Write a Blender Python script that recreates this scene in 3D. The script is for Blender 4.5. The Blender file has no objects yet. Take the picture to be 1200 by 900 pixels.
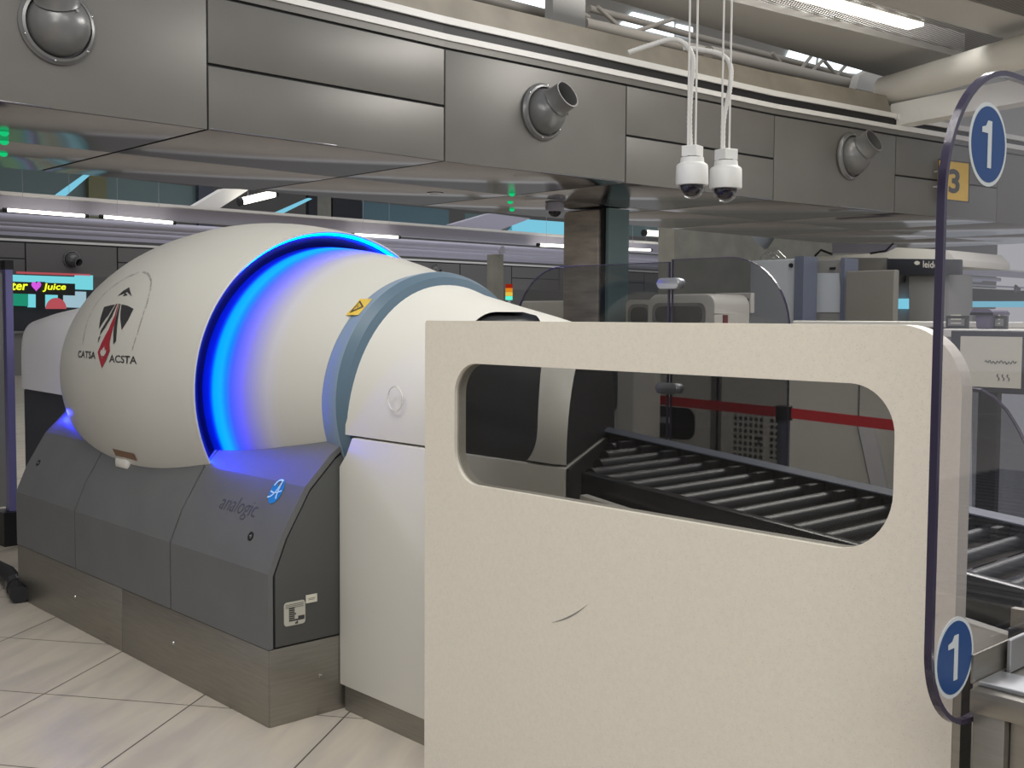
import bpy, bmesh, math, random
from math import sin, cos, pi, radians, hypot, atan2, sqrt
from mathutils import Vector, Matrix
random.seed(4)
scn = bpy.context.scene
COL = scn.collection

# ------------------------------------------------------------------ camera survey
FPX, YAW, PIT, ROL, TYAW = 1315.25, 2.39462174, 0.0586736794, 0.00613162643, 2.2005413
H = 1.5
CAM = Vector((0, 0, H))
FW = Vector((cos(PIT)*cos(YAW), cos(PIT)*sin(YAW), -sin(PIT)))
RT = Vector((sin(YAW), -cos(YAW), 0)); UP = RT.cross(FW)
R2 = cos(ROL)*RT + sin(ROL)*UP; U2 = R2.cross(FW)
def _ray(u, v): return FW + R2*((u-600)/FPX) - U2*((v-450)/FPX)
def _at(u, v, ax, val):
    d = _ray(u, v); return CAM + d*((val-CAM[ax])/d[ax])
def sx(u, v, x): return _at(u, v, 0, x)     # survey: where a sight line meets the plane x / y / z
def sy(u, v, y): return _at(u, v, 1, y)
def sz(u, v, z): return _at(u, v, 2, z)

# ------------------------------------------------------------------ materials
def newmat(name):
    m = bpy.data.materials.new(name); m.use_nodes = True
    nt = m.node_tree; nt.nodes.clear()
    out = nt.nodes.new('ShaderNodeOutputMaterial')
    return m, nt, out
def pbr(name, col, rough=.5, metal=0., noise=0., nscale=20., bump=0., bscale=60., spec=.5, coat=0., stretch=None, speck=0.):
    m, nt, out = newmat(name)
    b = nt.nodes.new('ShaderNodeBsdfPrincipled')
    b.inputs['Roughness'].default_value = rough; b.inputs['Metallic'].default_value = metal
    b.inputs['Specular IOR Level'].default_value = spec
    b.inputs['Coat Weight'].default_value = coat
    b.inputs['Base Color'].default_value = (*col, 1)
    tc = nt.nodes.new('ShaderNodeTexCoord')
    src = tc.outputs['Object']
    if stretch:
        mp = nt.nodes.new('ShaderNodeMapping'); mp.inputs['Scale'].default_value = stretch
        nt.links.new(src, mp.inputs['Vector']); src = mp.outputs['Vector']
    if noise or speck:
        n = nt.nodes.new('ShaderNodeTexNoise'); n.inputs['Scale'].default_value = nscale; n.inputs['Detail'].default_value = 5
        nt.links.new(src, n.inputs['Vector'])
        r = nt.nodes.new('ShaderNodeValToRGB')
        r.color_ramp.elements[0].position = .3; r.color_ramp.elements[1].position = .7
        r.color_ramp.elements[0].color = (*[c*(1-noise) for c in col], 1)
        r.color_ramp.elements[1].color = (*[min(1, c*(1+noise)) for c in col], 1)
        nt.links.new(n.outputs['Fac'], r.inputs['Fac']); last = r.outputs['Color']
        if speck:
            v = nt.nodes.new('ShaderNodeTexVoronoi'); v.inputs['Scale'].default_value = 170
            nt.links.new(tc.outputs['Object'], v.inputs['Vector'])
            vr = nt.nodes.new('ShaderNodeValToRGB'); vr.color_ramp.elements[0].position = .12; vr.color_ramp.elements[1].position = .2
            vr.color_ramp.elements[0].color = (1-speck,)*3+(1,); vr.color_ramp.elements[1].color = (1, 1, 1, 1)
            nt.links.new(v.outputs['Distance'], vr.inputs['Fac'])
            mx = nt.nodes.new('ShaderNodeMix'); mx.data_type = 'RGBA'; mx.blend_type = 'MULTIPLY'; mx.inputs[0].default_value = 1
            nt.links.new(last, mx.inputs[6]); nt.links.new(vr.outputs['Color'], mx.inputs[7]); last = mx.outputs[2]
        nt.links.new(last, b.inputs['Base Color'])
    if bump:
        n2 = nt.nodes.new('ShaderNodeTexNoise'); n2.inputs['Scale'].default_value = bscale; n2.inputs['Detail'].default_value = 4
        nt.links.new(src, n2.inputs['Vector'])
        bp = nt.nodes.new('ShaderNodeBump'); bp.inputs['Strength'].default_value = bump; bp.inputs['Distance'].default_value = .01
        nt.links.new(n2.outputs['Fac'], bp.inputs['Height']); nt.links.new(bp.outputs['Normal'], b.inputs['Normal'])
    nt.links.new(b.outputs[0], out.inputs[0])
    return m
def emit(name, col, s=1.):
    m, nt, out = newmat(name)
    e = nt.nodes.new('ShaderNodeEmission'); e.inputs[0].default_value = (*col, 1); e.inputs[1].default_value = s
    nt.links.new(e.outputs[0], out.inputs[0]); return m
def sheet(name, tint, refl=.06, rough=.02):
    """clear or smoked flat sheet: straight-through tint plus fresnel reflection"""
    m, nt, out = newmat(name)
    t = nt.nodes.new('ShaderNodeBsdfTransparent'); t.inputs[0].default_value = (*tint, 1)
    g = nt.nodes.new('ShaderNodeBsdfGlossy'); g.inputs['Roughness'].default_value = rough
    t.inputs[0].default_value = (*[c**.5 for c in tint], 1)          # two faces per sheet
    ge = nt.nodes.new('ShaderNodeNewGeometry'); dt = nt.nodes.new('ShaderNodeVectorMath'); dt.operation = 'DOT_PRODUCT'
    nt.links.new(ge.outputs['Normal'], dt.inputs[0]); nt.links.new(ge.outputs['Incoming'], dt.inputs[1])
    ab = nt.nodes.new('ShaderNodeMath'); ab.operation = 'ABSOLUTE'; nt.links.new(dt.outputs['Value'], ab.inputs[0])
    om = nt.nodes.new('ShaderNodeMath'); om.operation = 'SUBTRACT'; om.inputs[0].default_value = 1; nt.links.new(ab.outputs[0], om.inputs[1])
    pw = nt.nodes.new('ShaderNodeMath'); pw.operation = 'POWER'; pw.inputs[1].default_value = 5; nt.links.new(om.outputs[0], pw.inputs[0])
    mu = nt.nodes.new('ShaderNodeMath'); mu.operation = 'MULTIPLY_ADD'; mu.inputs[1].default_value = .8; mu.inputs[2].default_value = refl
    nt.links.new(pw.outputs[0], mu.inputs[0])
    mx = nt.nodes.new('ShaderNodeMixShader')
    nt.links.new(mu.outputs[0], mx.inputs[0]); nt.links.new(t.outputs[0], mx.inputs[1]); nt.links.new(g.outputs[0], mx.inputs[2])
    nt.links.new(mx.outputs[0], out.inputs[0]); return m

M = {}
M['cream'] = pbr('cream_solid_surface', (.70, .655, .57), .55, noise=.03, nscale=90, speck=.25)
M['cream_edge'] = pbr('cream_edge', (.52, .49, .43), .5)
M['egg'] = pbr('white_shell', (.54, .53, .485), .36, noise=.01, nscale=3)
M['white'] = pbr('white_paint', (.66, .645, .59), .4)
M['white_cool'] = pbr('cool_white_paint', (.70, .70, .72), .4)
M['collar'] = pbr('slate_blue_trim', (.20, .275, .34), .42)
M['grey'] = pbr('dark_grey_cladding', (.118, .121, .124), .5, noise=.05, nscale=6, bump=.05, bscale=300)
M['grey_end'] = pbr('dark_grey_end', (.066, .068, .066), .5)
M['steel'] = pbr('brushed_steel', (.30, .285, .255), .38, metal=.85, noise=.07, nscale=8, stretch=(1, 1, 14))
M['steel_soffit'] = pbr('polished_steel_soffit', (.27, .262, .275), .16, metal=1., noise=.1, nscale=2, bump=.012, bscale=3)
M['steel_col'] = pbr('column_steel', (.60, .54, .48), .36, metal=.45, noise=.25, nscale=3, stretch=(1, 1, 5), bump=.15, bscale=3)
M['bulk'] = pbr('taupe_cladding', (.172, .166, .153), .42, metal=.2, noise=.05, nscale=2)
M['bulk_far'] = pbr('far_cladding', (.17, .165, .16), .5)
M['strip'] = pbr('pale_strip', (.84, .83, .80), .45)
M['black'] = pbr('black_matte', (.008, .008, .010), .5)
M['blackgloss'] = pbr('black_gloss', (.006, .006, .008), .12)
M['dark'] = pbr('dark_navy_panel', (.030, .033, .043), .5)
M['hatch'] = pbr('hatch_lining', (.13, .13, .13), .5)
M['hatchglass'] = pbr('hatch_glass', (.040, .041, .043), .22)
M['darkglass'] = pbr('dark_window', (.012, .013, .018), .08)
M['nozzle'] = pbr('nozzle_grey', (.20, .20, .20), .30, metal=.35)
M['stone'] = pbr('ledge_stone', (.33, .30, .25), .8, noise=.15, nscale=3)
M['concrete'] = pbr('concrete', (.30, .30, .265), .8, noise=.12, nscale=2.5, bump=.1)
M['beam'] = pbr('ceiling_beam_paint', (.52, .51, .49), .6)
M['pipe'] = pbr('pipe_grey', (.34, .315, .28), .5)
M['duct'] = pbr('pale_duct', (.72, .70, .65), .5)
M['lav'] = pbr('lavender_steel', (.44, .43, .52), .4)
M['tube'] = emit('fluorescent', (1, .95, .82), 4.5)
M['tubebig'] = emit('fluorescent_big', (1, .93, .78), 3.2)
M['sky'] = emit('sky_window', (.80, .92, 1), 2.2)
M['cyanwin'] = emit('cyan_window', (.22, .62, .80), .9)
M['teal'] = pbr('teal_glass', (.20, .30, .31), .3)
M['olive'] = pbr('olive_pillar', (.30, .30, .17), .6)
M['led'] = emit('blue_led', (.0, .020, 1.), 190)
M['green'] = emit('green_reflection_glow', (.01, .55, .18), 1.0)  # emission standing in for green reflections in the soffit
M['pane'] = sheet('smoked_pane', (.36, .36, .35), .03)
M['guard'] = sheet('smoked_guard', (.44, .44, .45), .03)
M['acrylic'] = sheet('clear_acrylic', (.80, .79, .82), .05, .03)
M['acr_edge'] = pbr('acrylic_edge', (.035, .028, .060), .15)
M['blue'] = pbr('sign_blue', (.001, .045, .18), .45)
M['signgrey'] = pbr('sign_grey', (.52, .56, .58), .5)
M['yellow'] = pbr('sign_yellow', (.95, .60, .06), .5)
M['warn'] = pbr('warning_yellow', (.72, .50, .05), .5)
M['ink'] = pbr('dark_ink', (.035, .034, .036), .5)
M['red'] = pbr('emblem_red', (.33, .022, .035), .45)
M['belt'] = pbr('red_webbing', (.48, .012, .02), .7)
M['roller'] = pbr('roller_grey', (.022, .023, .027), .38, metal=.2)
M['rail'] = pbr('black_rail', (.012, .013, .017), .25)
M['alu'] = pbr('aluminium', (.42, .43, .45), .35, metal=.8)
M['postgrey'] = pbr('slate_post', (.10, .115, .16), .4)
M['post_reflect'] = pbr('post_painted_reflection', (.20, .19, .42), .3, metal=.3)  # blue reflection on the post painted into its base colour
M['cab'] = pbr('cabinet_blue_grey', (.40, .43, .47), .5)
M['cabdark'] = pbr('cabinet_grey', (.20, .20, .195), .5)
M['paper'] = pbr('paper', (.62, .60, .50), .7)
M['plate'] = pbr('data_plate', (.45, .44, .38), .45)
M['purple'] = pbr('purple_bin', (.10, .085, .15), .5)
M['skin_camera'] = pbr('camera_white', (.74, .74, .71), .4)
M['lens'] = pbr('lens_black', (.012, .010, .022), .06)
M['domeclear'] = sheet('dome_clear', (.75, .75, .78), .06)
M['logo_blue'] = pbr('logo_blue', (.02, .20, .55), .3)
M['logo_light'] = pbr('logo_light', (.45, .70, .95), .3)
M['etched'] = pbr('lettering_dark', (.060, .062, .085), .5)
M['chrome'] = pbr('chrome', (.6, .6, .6), .15, metal=1)
M['conduit'] = pbr('conduit_white', (.66, .65, .62), .5, bump=0)

def floor_mat():
    m, nt, out = newmat('floor_tile')
    N = nt.nodes.new; L = nt.links.new
    b = N('ShaderNodeBsdfPrincipled'); b.inputs['Roughness'].default_value = .34
    tc = N('ShaderNodeTexCoord'); mp = N('ShaderNodeMapping'); mp.inputs['Location'].default_value = (-.610+.665*20, -.158+.625*20, 0)
    L(tc.outputs['Object'], mp.inputs['Vector'])
    br = N('ShaderNodeTexBrick'); br.offset = 0; br.inputs['Scale'].default_value = 1
    br.inputs['Brick Width'].default_value = .665; br.inputs['Row Height'].default_value = .625
    br.inputs['Mortar Size'].default_value = .0034; br.inputs['Mortar Smooth'].default_value = .2
    br.inputs['Color1'].default_value = (.50, .455, .385, 1); br.inputs['Color2'].default_value = (.47, .425, .37, 1)
    br.inputs['Mortar'].default_value = (.07, .062, .052, 1)
    L(mp.outputs[0], br.inputs['Vector'])
    m2 = N('ShaderNodeMapping'); m2.inputs['Scale'].default_value = (1.1, 6, 1); m2.inputs['Rotation'].default_value = (0, 0, .35)
    L(tc.outputs['Object'], m2.inputs['Vector'])
    n = N('ShaderNodeTexNoise'); n.inputs['Scale'].default_value = 1.6; n.inputs['Detail'].default_value = 6; n.inputs['Distortion'].default_value = .6
    L(m2.outputs[0], n.inputs['Vector'])
    r = N('ShaderNodeValToRGB'); r.color_ramp.elements[0].position = .35; r.color_ramp.elements[1].position = .65
    r.color_ramp.elements[0].color = (.86, .86, .88, 1); r.color_ramp.elements[1].color = (1.06, 1.05, 1.03, 1)
    L(n.outputs['Fac'], r.inputs['Fac'])
    mx = N('ShaderNodeMix'); mx.data_type = 'RGBA'; mx.blend_type = 'MULTIPLY'; mx.inputs[0].default_value = 1
    L(br.outputs['Color'], mx.inputs[6]); L(r.outputs['Color'], mx.inputs[7]); L(mx.outputs[2], b.inputs['Base Color'])
    L(b.outputs[0], out.inputs[0]); return m
M['floor'] = floor_mat()

def perf_mat():
    m, nt, out = newmat('perforated_panel')
    N = nt.nodes.new; L = nt.links.new
    b = N('ShaderNodeBsdfPrincipled'); b.inputs['Base Color'].default_value = (.20, .19, .18, 1); b.inputs['Roughness'].default_value = .5
    t = N('ShaderNodeBsdfTransparent'); mx = N('ShaderNodeMixShader')
    tc = N('ShaderNodeTexCoord'); v = N('ShaderNodeTexVoronoi'); v.voronoi_dimensions = '2D'; v.inputs['Scale'].default_value = 28; v.inputs['Randomness'].default_value = 0
    L(tc.outputs['Object'], v.inputs['Vector'])
    c = N('ShaderNodeMath'); c.operation = 'LESS_THAN'; c.inputs[1].default_value = .33
    L(v.outputs['Distance'], c.inputs[0]); L(c.outputs[0], mx.inputs[0]); L(b.outputs[0], mx.inputs[1]); L(t.outputs[0], mx.inputs[2])
    L(mx.outputs[0], out.inputs[0]); return m
M['perf'] = perf_mat()
def grille_mat():
    m, nt, out = newmat('dotted_grille')
    N = nt.nodes.new; L = nt.links.new
    b = N('ShaderNodeBsdfPrincipled'); b.inputs['Roughness'].default_value = .5
    tc = N('ShaderNodeTexCoord'); v = N('ShaderNodeTexVoronoi'); v.voronoi_dimensions = '2D'; v.inputs['Scale'].default_value = 24; v.inputs['Randomness'].default_value = 0
    sp = N('ShaderNodeSeparateXYZ'); cb_ = N('ShaderNodeCombineXYZ'); L(tc.outputs['Object'], sp.inputs[0]); L(sp.outputs[0], cb_.inputs[0]); L(sp.outputs[2], cb_.inputs[1]); L(cb_.outputs[0], v.inputs['Vector'])
    r = N('ShaderNodeValToRGB'); r.color_ramp.elements[0].position = .33; r.color_ramp.elements[1].position = .36
    r.color_ramp.elements[0].color = (.02, .02, .02, 1); r.color_ramp.elements[1].color = (.6, .585, .53, 1)
    L(v.outputs['Distance'], r.inputs['Fac']); L(r.outputs[0], b.inputs['Base Color']); L(b.outputs[0], out.inputs[0]); return m
M['grille'] = grille_mat()

# ------------------------------------------------------------------ mesh helpers
def finish(name, me, mat, parent=None, smooth=None, loc=None):
    o = bpy.data.objects.new(name, me); COL.objects.link(o)
    if mat is not None:
        for mm in (mat if isinstance(mat, (list, tuple)) else [mat]): me.materials.append(mm)
    if smooth is not None:
        for p in me.polygons: p.use_smooth = True
        me.set_sharp_from_angle(angle=radians(smooth))
    if parent: o.parent = parent; o.matrix_parent_inverse = parent.matrix_basis.inverted()
    return o
class B:
    def __init__(s): s.bm = bmesh.new()
    def box(s, a, b, bevel=0, mi=0):
        a, b = Vector(a), Vector(b); lo = Vector(map(min, a, b)); hi = Vector(map(max, a, b))
        r = bmesh.ops.create_cube(s.bm, size=1)
        for v in r['verts']: v.co = Vector([(lo[i]+hi[i])/2+v.co[i]*(hi[i]-lo[i]) for i in range(3)])
        fs = {f for v in r['verts'] for f in v.link_faces}
        for f in fs: f.material_index = mi
        if bevel:
            es = {e for v in r['verts'] for e in v.link_edges}
            bmesh.ops.bevel(s.bm, geom=list(es), offset=bevel, segments=2, affect='EDGES', profile=.5)
        return s
    def faces(s, verts, faces, mi=0):
        vs = [s.bm.verts.new(v) for v in verts]
        for f in faces:
            try: fc = s.bm.faces.new([vs[i] for i in f]); fc.material_index = mi
            except ValueError: pass
        return s
    def prism(s, poly, vec, mi=0):
        """closed prism: planar 3-D polygon swept along vec"""
        n = len(poly); vec = Vector(vec)
        vs = [s.bm.verts.new(p) for p in poly]; ws = [s.bm.verts.new(Vector(p)+vec) for p in poly]
        fs = [s.bm.faces.new(vs), s.bm.faces.new(ws[::-1])]
        for i in range(n): fs.append(s.bm.faces.new((vs[(i+1) % n], vs[i], ws[i], ws[(i+1) % n])))
        for f in fs: f.material_index = mi
        bmesh.ops.recalc_face_normals(s.bm, faces=fs)
        return s
    def ringprism(s, outer, inner, vec, mi=0):
        """plate with a hole: outer and inner loops swept along vec"""
        vec = Vector(vec)
        def loop(pts):
            vs = [s.bm.verts.new(p) for p in pts]
            return vs, [s.bm.edges.new((vs[i], vs[(i+1) % len(vs)])) for i in range(len(vs))]
        vo, eo = loop(outer); vi, ei = loop(inner)
        g = bmesh.ops.triangle_fill(s.bm, edges=eo+ei, use_beauty=True)
        ff = [f for f in g['geom'] if isinstance(f, bmesh.types.BMFace)]
        ex = bmesh.ops.extrude_face_region(s.bm, geom=ff)
        nv = [e for e in ex['geom'] if isinstance(e, bmesh.types.BMVert)]
        for v in nv: v.co += vec
        bmesh.ops.recalc_face_normals(s.bm, faces=s.bm.faces[:])
        return s
    def tube(s, pts, r, seg=12, cap=True, mi=0):
        pts = [Vector(p) for p in pts]; rings = []
        up = None
        for i, p in enumerate(pts):
            t = (pts[min(i+1, len(pts)-1)]-pts[max(i-1, 0)]).normalized()
            if up is None: up = t.orthogonal().normalized()
            up = (up - t*up.dot(t)).normalized(); w = t.cross(up)
            rr = r[i] if isinstance(r, (list, tuple)) else r
            rings.append([s.bm.verts.new(p+up*(rr*cos(2*pi*k/seg))+w*(rr*sin(2*pi*k/seg))) for k in range(seg)])
        for a, b in zip(rings, rings[1:]):
            for k in range(seg):
                f = s.bm.faces.new((a[k], a[(k+1) % seg], b[(k+1) % seg], b[k])); f.material_index = mi
        if cap:
            for rg, fl in ((rings[0], True), (rings[-1], False)):
                f = s.bm.faces.new(rg[::-1] if fl else rg); f.material_index = mi
        return s
    def lathe(s, prof, org, axis, seg=48, a0=0., a1=2*pi, mi=0):
        """prof: (along, radius) about axis through org"""
        axis = Vector(axis).normalized(); u = axis.orthogonal().normalized(); w = axis.cross(u); org = Vector(org)
        full = abs(a1-a0-2*pi) < 1e-6; n = seg if full else seg+1; rings = []
        for h, r in prof:
            if r < 1e-6: rings.append([s.bm.verts.new(org+axis*h)])
            else: rings.append([s.bm.verts.new(org+axis*h+u*(r*cos(a0+(a1-a0)*k/seg))+w*(r*sin(a0+(a1-a0)*k/seg))) for k in range(n)])
        for a, b in zip(rings, rings[1:]):
            for k in range(seg):
                k2 = (k+1) % n
                if len(a) == 1 and len(b) == 1: continue
                if len(a) == 1: f = s.bm.faces.new((a[0], b[k2], b[k]))
                elif len(b) == 1: f = s.bm.faces.new((a[k], a[k2], b[0]))
                else: f = s.bm.faces.new((a[k], a[k2], b[k2], b[k]))
                f.material_index = mi
        return s
    def build(s, name, mat, parent=None, smooth=None, bevel=0):
        if bevel:
            s.bm.normal_update()
            es = [e for e in s.bm.edges if len(e.link_faces) == 2 and e.calc_face_angle(0) > radians(35)]
            bmesh.ops.bevel(s.bm, geom=es, offset=bevel, segments=2, affect='EDGES', profile=.5)
            if smooth is None: smooth = 35
        me = bpy.data.meshes.new(name); s.bm.to_mesh(me); s.bm.free()
        return finish(name, me, mat, parent, smooth)
def rrect(a0, a1, b0, b1, r, seg=8):
    """rounded rectangle; r one radius or four (a1b1, a0b1, a0b0, a1b0)"""
    rs = r if isinstance(r, (list, tuple)) else (r,)*4
    out = []
    for (ca, cb, sa, sb, q, rr) in ((a1, b1, -1, -1, 0, rs[0]), (a0, b1, 1, -1, 1, rs[1]), (a0, b0, 1, 1, 2, rs[2]), (a1, b0, -1, 1, 3, rs[3])):
        if rr < 1e-6: out.append((ca, cb)); continue
        for k in range(seg+1):
            t = pi/2*q+pi/2*k/seg
            out.append((ca+sa*rr+rr*cos(t), cb+sb*rr+rr*sin(t)))
    return out
def XZ(p, y): return [Vector((a, y, b)) for a, b in p]
def YZ(p, x): return [Vector((x, a, b)) for a, b in p]
def XY(p, z): return [Vector((a, b, z)) for a, b in p]
def empty(name, loc, label, cat, group=None):
    o = bpy.data.objects.new(name, None); COL.objects.link(o); o.location = loc; o.empty_display_size = .05
    o['label'] = label; o['category'] = cat
    if group: o['group'] = group
    o.matrix_basis = Matrix.Translation(loc)
    return o
def tag(o, label, cat, group=None, kind=None):
    if label: o['label'] = label
    if cat: o['category'] = cat
    if group: o['group'] = group
    if kind: o['kind'] = kind
    return o
def struct(o): o['kind'] = 'structure'; return o
def text2d(s, size=1., bold=0., shear=0., align='LEFT'):
    """lettering outline as flat (verts, faces) in its own 2-D frame"""
    c = bpy.data.curves.new('lettering', 'FONT'); c.body = s; c.size = size; c.offset = bold; c.shear = shear; c.align_x = align; c.resolution_u = 3
    o = bpy.data.objects.new('lettering', c); COL.objects.link(o)
    dg = bpy.context.evaluated_depsgraph_get()
    me = bpy.data.meshes.new_from_object(o.evaluated_get(dg))
    vs = [(v.co.x, v.co.y) for v in me.vertices]; fs = [tuple(p.vertices) for p in me.polygons]
    bpy.data.objects.remove(o); bpy.data.curves.remove(c); bpy.data.meshes.remove(me)
    return vs, fs
def lettering(name, s, fn, mat, parent, w=None, h=None, **k):
    vs, fs = text2d(s, **k)
    x0, x1 = min(v[0] for v in vs), max(v[0] for v in vs); y0, y1 = min(v[1] for v in vs), max(v[1] for v in vs)
    sxx = (w/(x1-x0)) if w else 1; syy = (h/(y1-y0)) if h else (sxx if w else 1)
    if h and not w: sxx = syy
    b = B(); b.faces([fn((v[0]-x0)*sxx, (v[1]-y0)*syy) for v in vs], fs)
    return b.build(name, mat, parent)

# ================================================================== SETTING
# floor, turned so that its own axes are the tile joints
fl = B().faces([(-45, -30, 0), (30, -30, 0), (30, 45, 0), (-45, 45, 0)], [(0, 1, 2, 3)]).build('floor', M['floor'])
fl.rotation_euler = (0, 0, TYAW); struct(fl)

# ---- overhead bulkhead crossing the lanes (front cladding, ledge strips, polished soffit)
seams = [(-2.29, -6.08), (-.45, -6.09), (1.39, -6.11), (3.229, -6.139), (5.067, -6.185), (6.905, -6.118), (8.873, -6.044), (10.723, -5.839), (12.55, -5.60), (14.4, -5.36), (16.2, -5.12)]
ZB, ZT = 2.6, 3.374
core = B()
for (ya, xa), (yb, xb) in zip(seams, seams[1:]):
    core.prism([(xa-.02, ya, ZB+.02), (xb-.02, yb, ZB+.02), (xb-.02, yb, 3.60), (xa-.02, ya, 3.60)], (-.5, 0, 0))
    core.prism([(xa-.02, ya, ZB+.012), (xb-.02, yb, ZB+.012), (-8.80, yb, ZB+.012), (-8.80, ya, ZB+.012)], (0, 0, .3))
bulk = struct(core.build('wall_bulkhead', M['black']))
g = .012
for i, ((ya, xa), (yb, xb)) in enumerate(zip(seams, seams[1:])):
    def px(y): return xa+(xb-xa)*(y-ya)/(yb-ya)
    spans = [(ZB, ZT)] if i % 2 == 0 else [(ZB, 2.972), (2.990, ZT)]
    for z0, z1 in spans:
        a, b_ = ya+g/2, yb-g/2
        B().prism([(px(a), a, z0), (px(b_), b_, z0), (px(b_), b_, z1), (px(a), a, z1)], (-.018, 0, 0)).build('cladding_panel', M['bulk'], bulk, bevel=.003)
    B().prism([(xa+.0, ya, 3.392), (xb, yb, 3.392), (xb, yb, 3.440), (xa, ya, 3.440)], (-.03, 0, 0)).build('sloping_trim', M['bulk'], bulk)
    if yb < 10.8:
        B().prism([(xa+.012, ya, 3.440), (xb+.012, yb, 3.440), (xb+.012, yb, 3.482), (xa+.012, ya, 3.482)], (-.05, 0, 0)).build('ledge_strip', M['strip'], bulk)
        B().prism([(xa, ya, 3.556), (xb, yb, 3.556), (xb, yb, 3.604), (xa, ya, 3.604)], (-.06, 0, 0)).build('ledge_strip', M['strip'], bulk)
        B().prism([(xa-.05, ya, 3.59), (xb-.05, yb, 3.59), (xb-.12, yb, 3.80), (xa-.12, ya, 3.80)], (-.3, 0, 0)).build('stone_ledge', M['stone'], bulk)
    else:
        for q in (3.440, 3.545): B().prism([(xa+.012, ya, q), (xb+.012, yb, q), (xb+.012, yb, q+.05), (xa+.012, ya, q+.05)], (-.05, 0, 0)).build('ledge_strip', M['strip'], bulk)
    xm0, xm1 = (xa-8.8)/2, (xb-8.8)/2
    for (p0, p1, q0, q1) in ((xa, xb, xm0+.006, xm1+.006), (xm0-.006, xm1-.006, -8.8, -8.8)):
        B().prism([(p0, ya+.014, ZB), (p1, yb-.014, ZB), (q1, yb-.014, ZB), (q0, ya+.014, ZB)], (0, 0, .012)).build('soffit_panel', M['steel_soffit'], bulk, bevel=.002)

# ---- polished column under the soffit
cb = B().box((-8.12, 8.20, 0), (-7.62, 8.62, ZB-.01), bevel=.05)
colm = struct(cb.build('column', M['steel_col'], smooth=40))
B().box((-7.61, 8.235, 0), (-7.575, 8.585, ZB-.01)).build('side_channel', M['black'], colm)
B().box((-7.57, 8.26, 0), (-7.53, 8.56, ZB-.01)).build('side_strip', M['teal'], colm)

# ---- ceiling pieces above and behind the bulkhead
cz = 4.2
def zquad(pts, z, t, name, mat):
    return struct(B().prism([sz(u, v, z) for u, v in pts], (0, 0, t)).build(name, mat))
zquad([(640, -21), (1040, 91), (1130, 68), (860, 2), (640, -54)], cz, .25, 'ceiling_beam', M['beam'])
zquad([(1008, -1), (1172, 44), (1290, 58), (1290, -40), (1008, -80)], cz, .25, 'ceiling_beam', M['beam'])
zquad([(660, -52), (860, 0), (1132, 70), (1176, 46), (1010, -2), (900, -60)], 4.26, .02, 'ceiling_panel', M['perf'])
zquad([(1126, -2), (1215, 24), (1300, 20), (1300, -60)], 4.19, .004, 'ceiling_panel', M['perf'])
cl = empty('linear_light', sz(1011, 14, 4.24), 'long bright linear light set in the perforated ceiling strip above the bulkhead', 'light')
a, b_ = sz(905, -17, 4.24), sz(1073, 29, 4.24); w_ = (b_-a).cross(Vector((0, 0, 1))).normalized()*.085
B().prism([a-w_, b_-w_, b_+w_, a+w_], (0, 0, -.03)).build('glow_cover', M['tubebig'], cl)
B().prism([a-w_*1.08, b_-w_*1.08, b_+w_*1.08, a+w_*1.08], (0, 0, .03)).build('housing', M['beam'], cl)

# big pale duct and the box girder below it, coming off the end of the ledge
p0, p1 = sy(1036, 108, 10.9), sy(1330, 22, 10.2)
struct(B().tube([p0, p1], .155, 32).build('ceiling_duct', M['duct'], smooth=40))
struct(B().prism([sy(1044, 122, 10.75), sy(1300, 70, 10.75), sy(1300, 100, 10.75), sy(1044, 148, 10.75)], (0, .22, 0)).build('ceiling_girder', M['strip']))
# pipes and lattice lying behind the ledge
for (q0, q1, x, r) in (((520, -12), (655, 22), -7.4, .055), ((684, 28), (830, 62), -7.4, .060), ((690, 10), (1005, 92), -7.9, .035), ((830, 62), (1000, 100), -7.3, .075)):
    struct(B().tube([sx(*q0, x), sx(*q1, x)], r, 14).build('ceiling_pipe', M['pipe'], smooth=40))
lat = B()
for (q0, q1) in (((700, 8), (735, 40)), ((735, 40), (790, 22)), ((640, -5), (690, 20)), ((940, 95), (965, 70)), ((965, 70), (990, 100)), ((975, 95), (1000, 66)), ((905, 62), (930, 92)), ((930, 92), (952, 64))):
    lat.tube([sx(*q0, -7.7), sx(*q1, -7.7)], .022, 8)
struct(lat.build('ceiling_lattice', M['pipe'], smooth=40))
struct(B().prism([sx(648, -30, -7.1), sx(686, -30, -7.1), sx(686, 36, -7.1), sx(648, 27, -7.1)], (-.1, 0, 0)).build('ceiling_bracket', M['beam']))
struct(B().prism([sx(1008, 88, -7.0), sx(1025, 78, -7.0), sx(1046, 92, -7.0), sx(1040, 112, -7.0), sx(1003, 104, -7.0)], (-.1, 0, 0)).build('ceiling_bracket', M['beam']))

# upper rear wall with clerestory windows, and the roof
uw = struct(B().box((-16.2, -12, 4.6), (-16.0, 40, 9)).build('wall_upper', M['beam']))
def xwin(name, pts, x, mat, fr=None):
    o = struct(B().prism([sx(u, v, x) for u, v in pts], (-.05, 0, 0)).build(name, mat))
    return o
xwin('window_1', [(598, -12), (640, -2), (638, 12), (598, 2)], -15.95, M['sky'])
xwin('window_2', [(742, 14), (790, 26), (790, 43), (728, 28)], -15.95, M['sky'])
xwin('window_3', [(794, 28), (812, 32), (812, 44), (794, 40)], -15.95, M['sky'])
xwin('window_4', [(927, 57), (957, 64), (955, 80), (920, 72)], -15.95, M['sky'])
xwin('window_5', [(962, 64), (1012, 76), (1012, 86), (960, 84)], -15.95, M['sky'])

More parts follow.
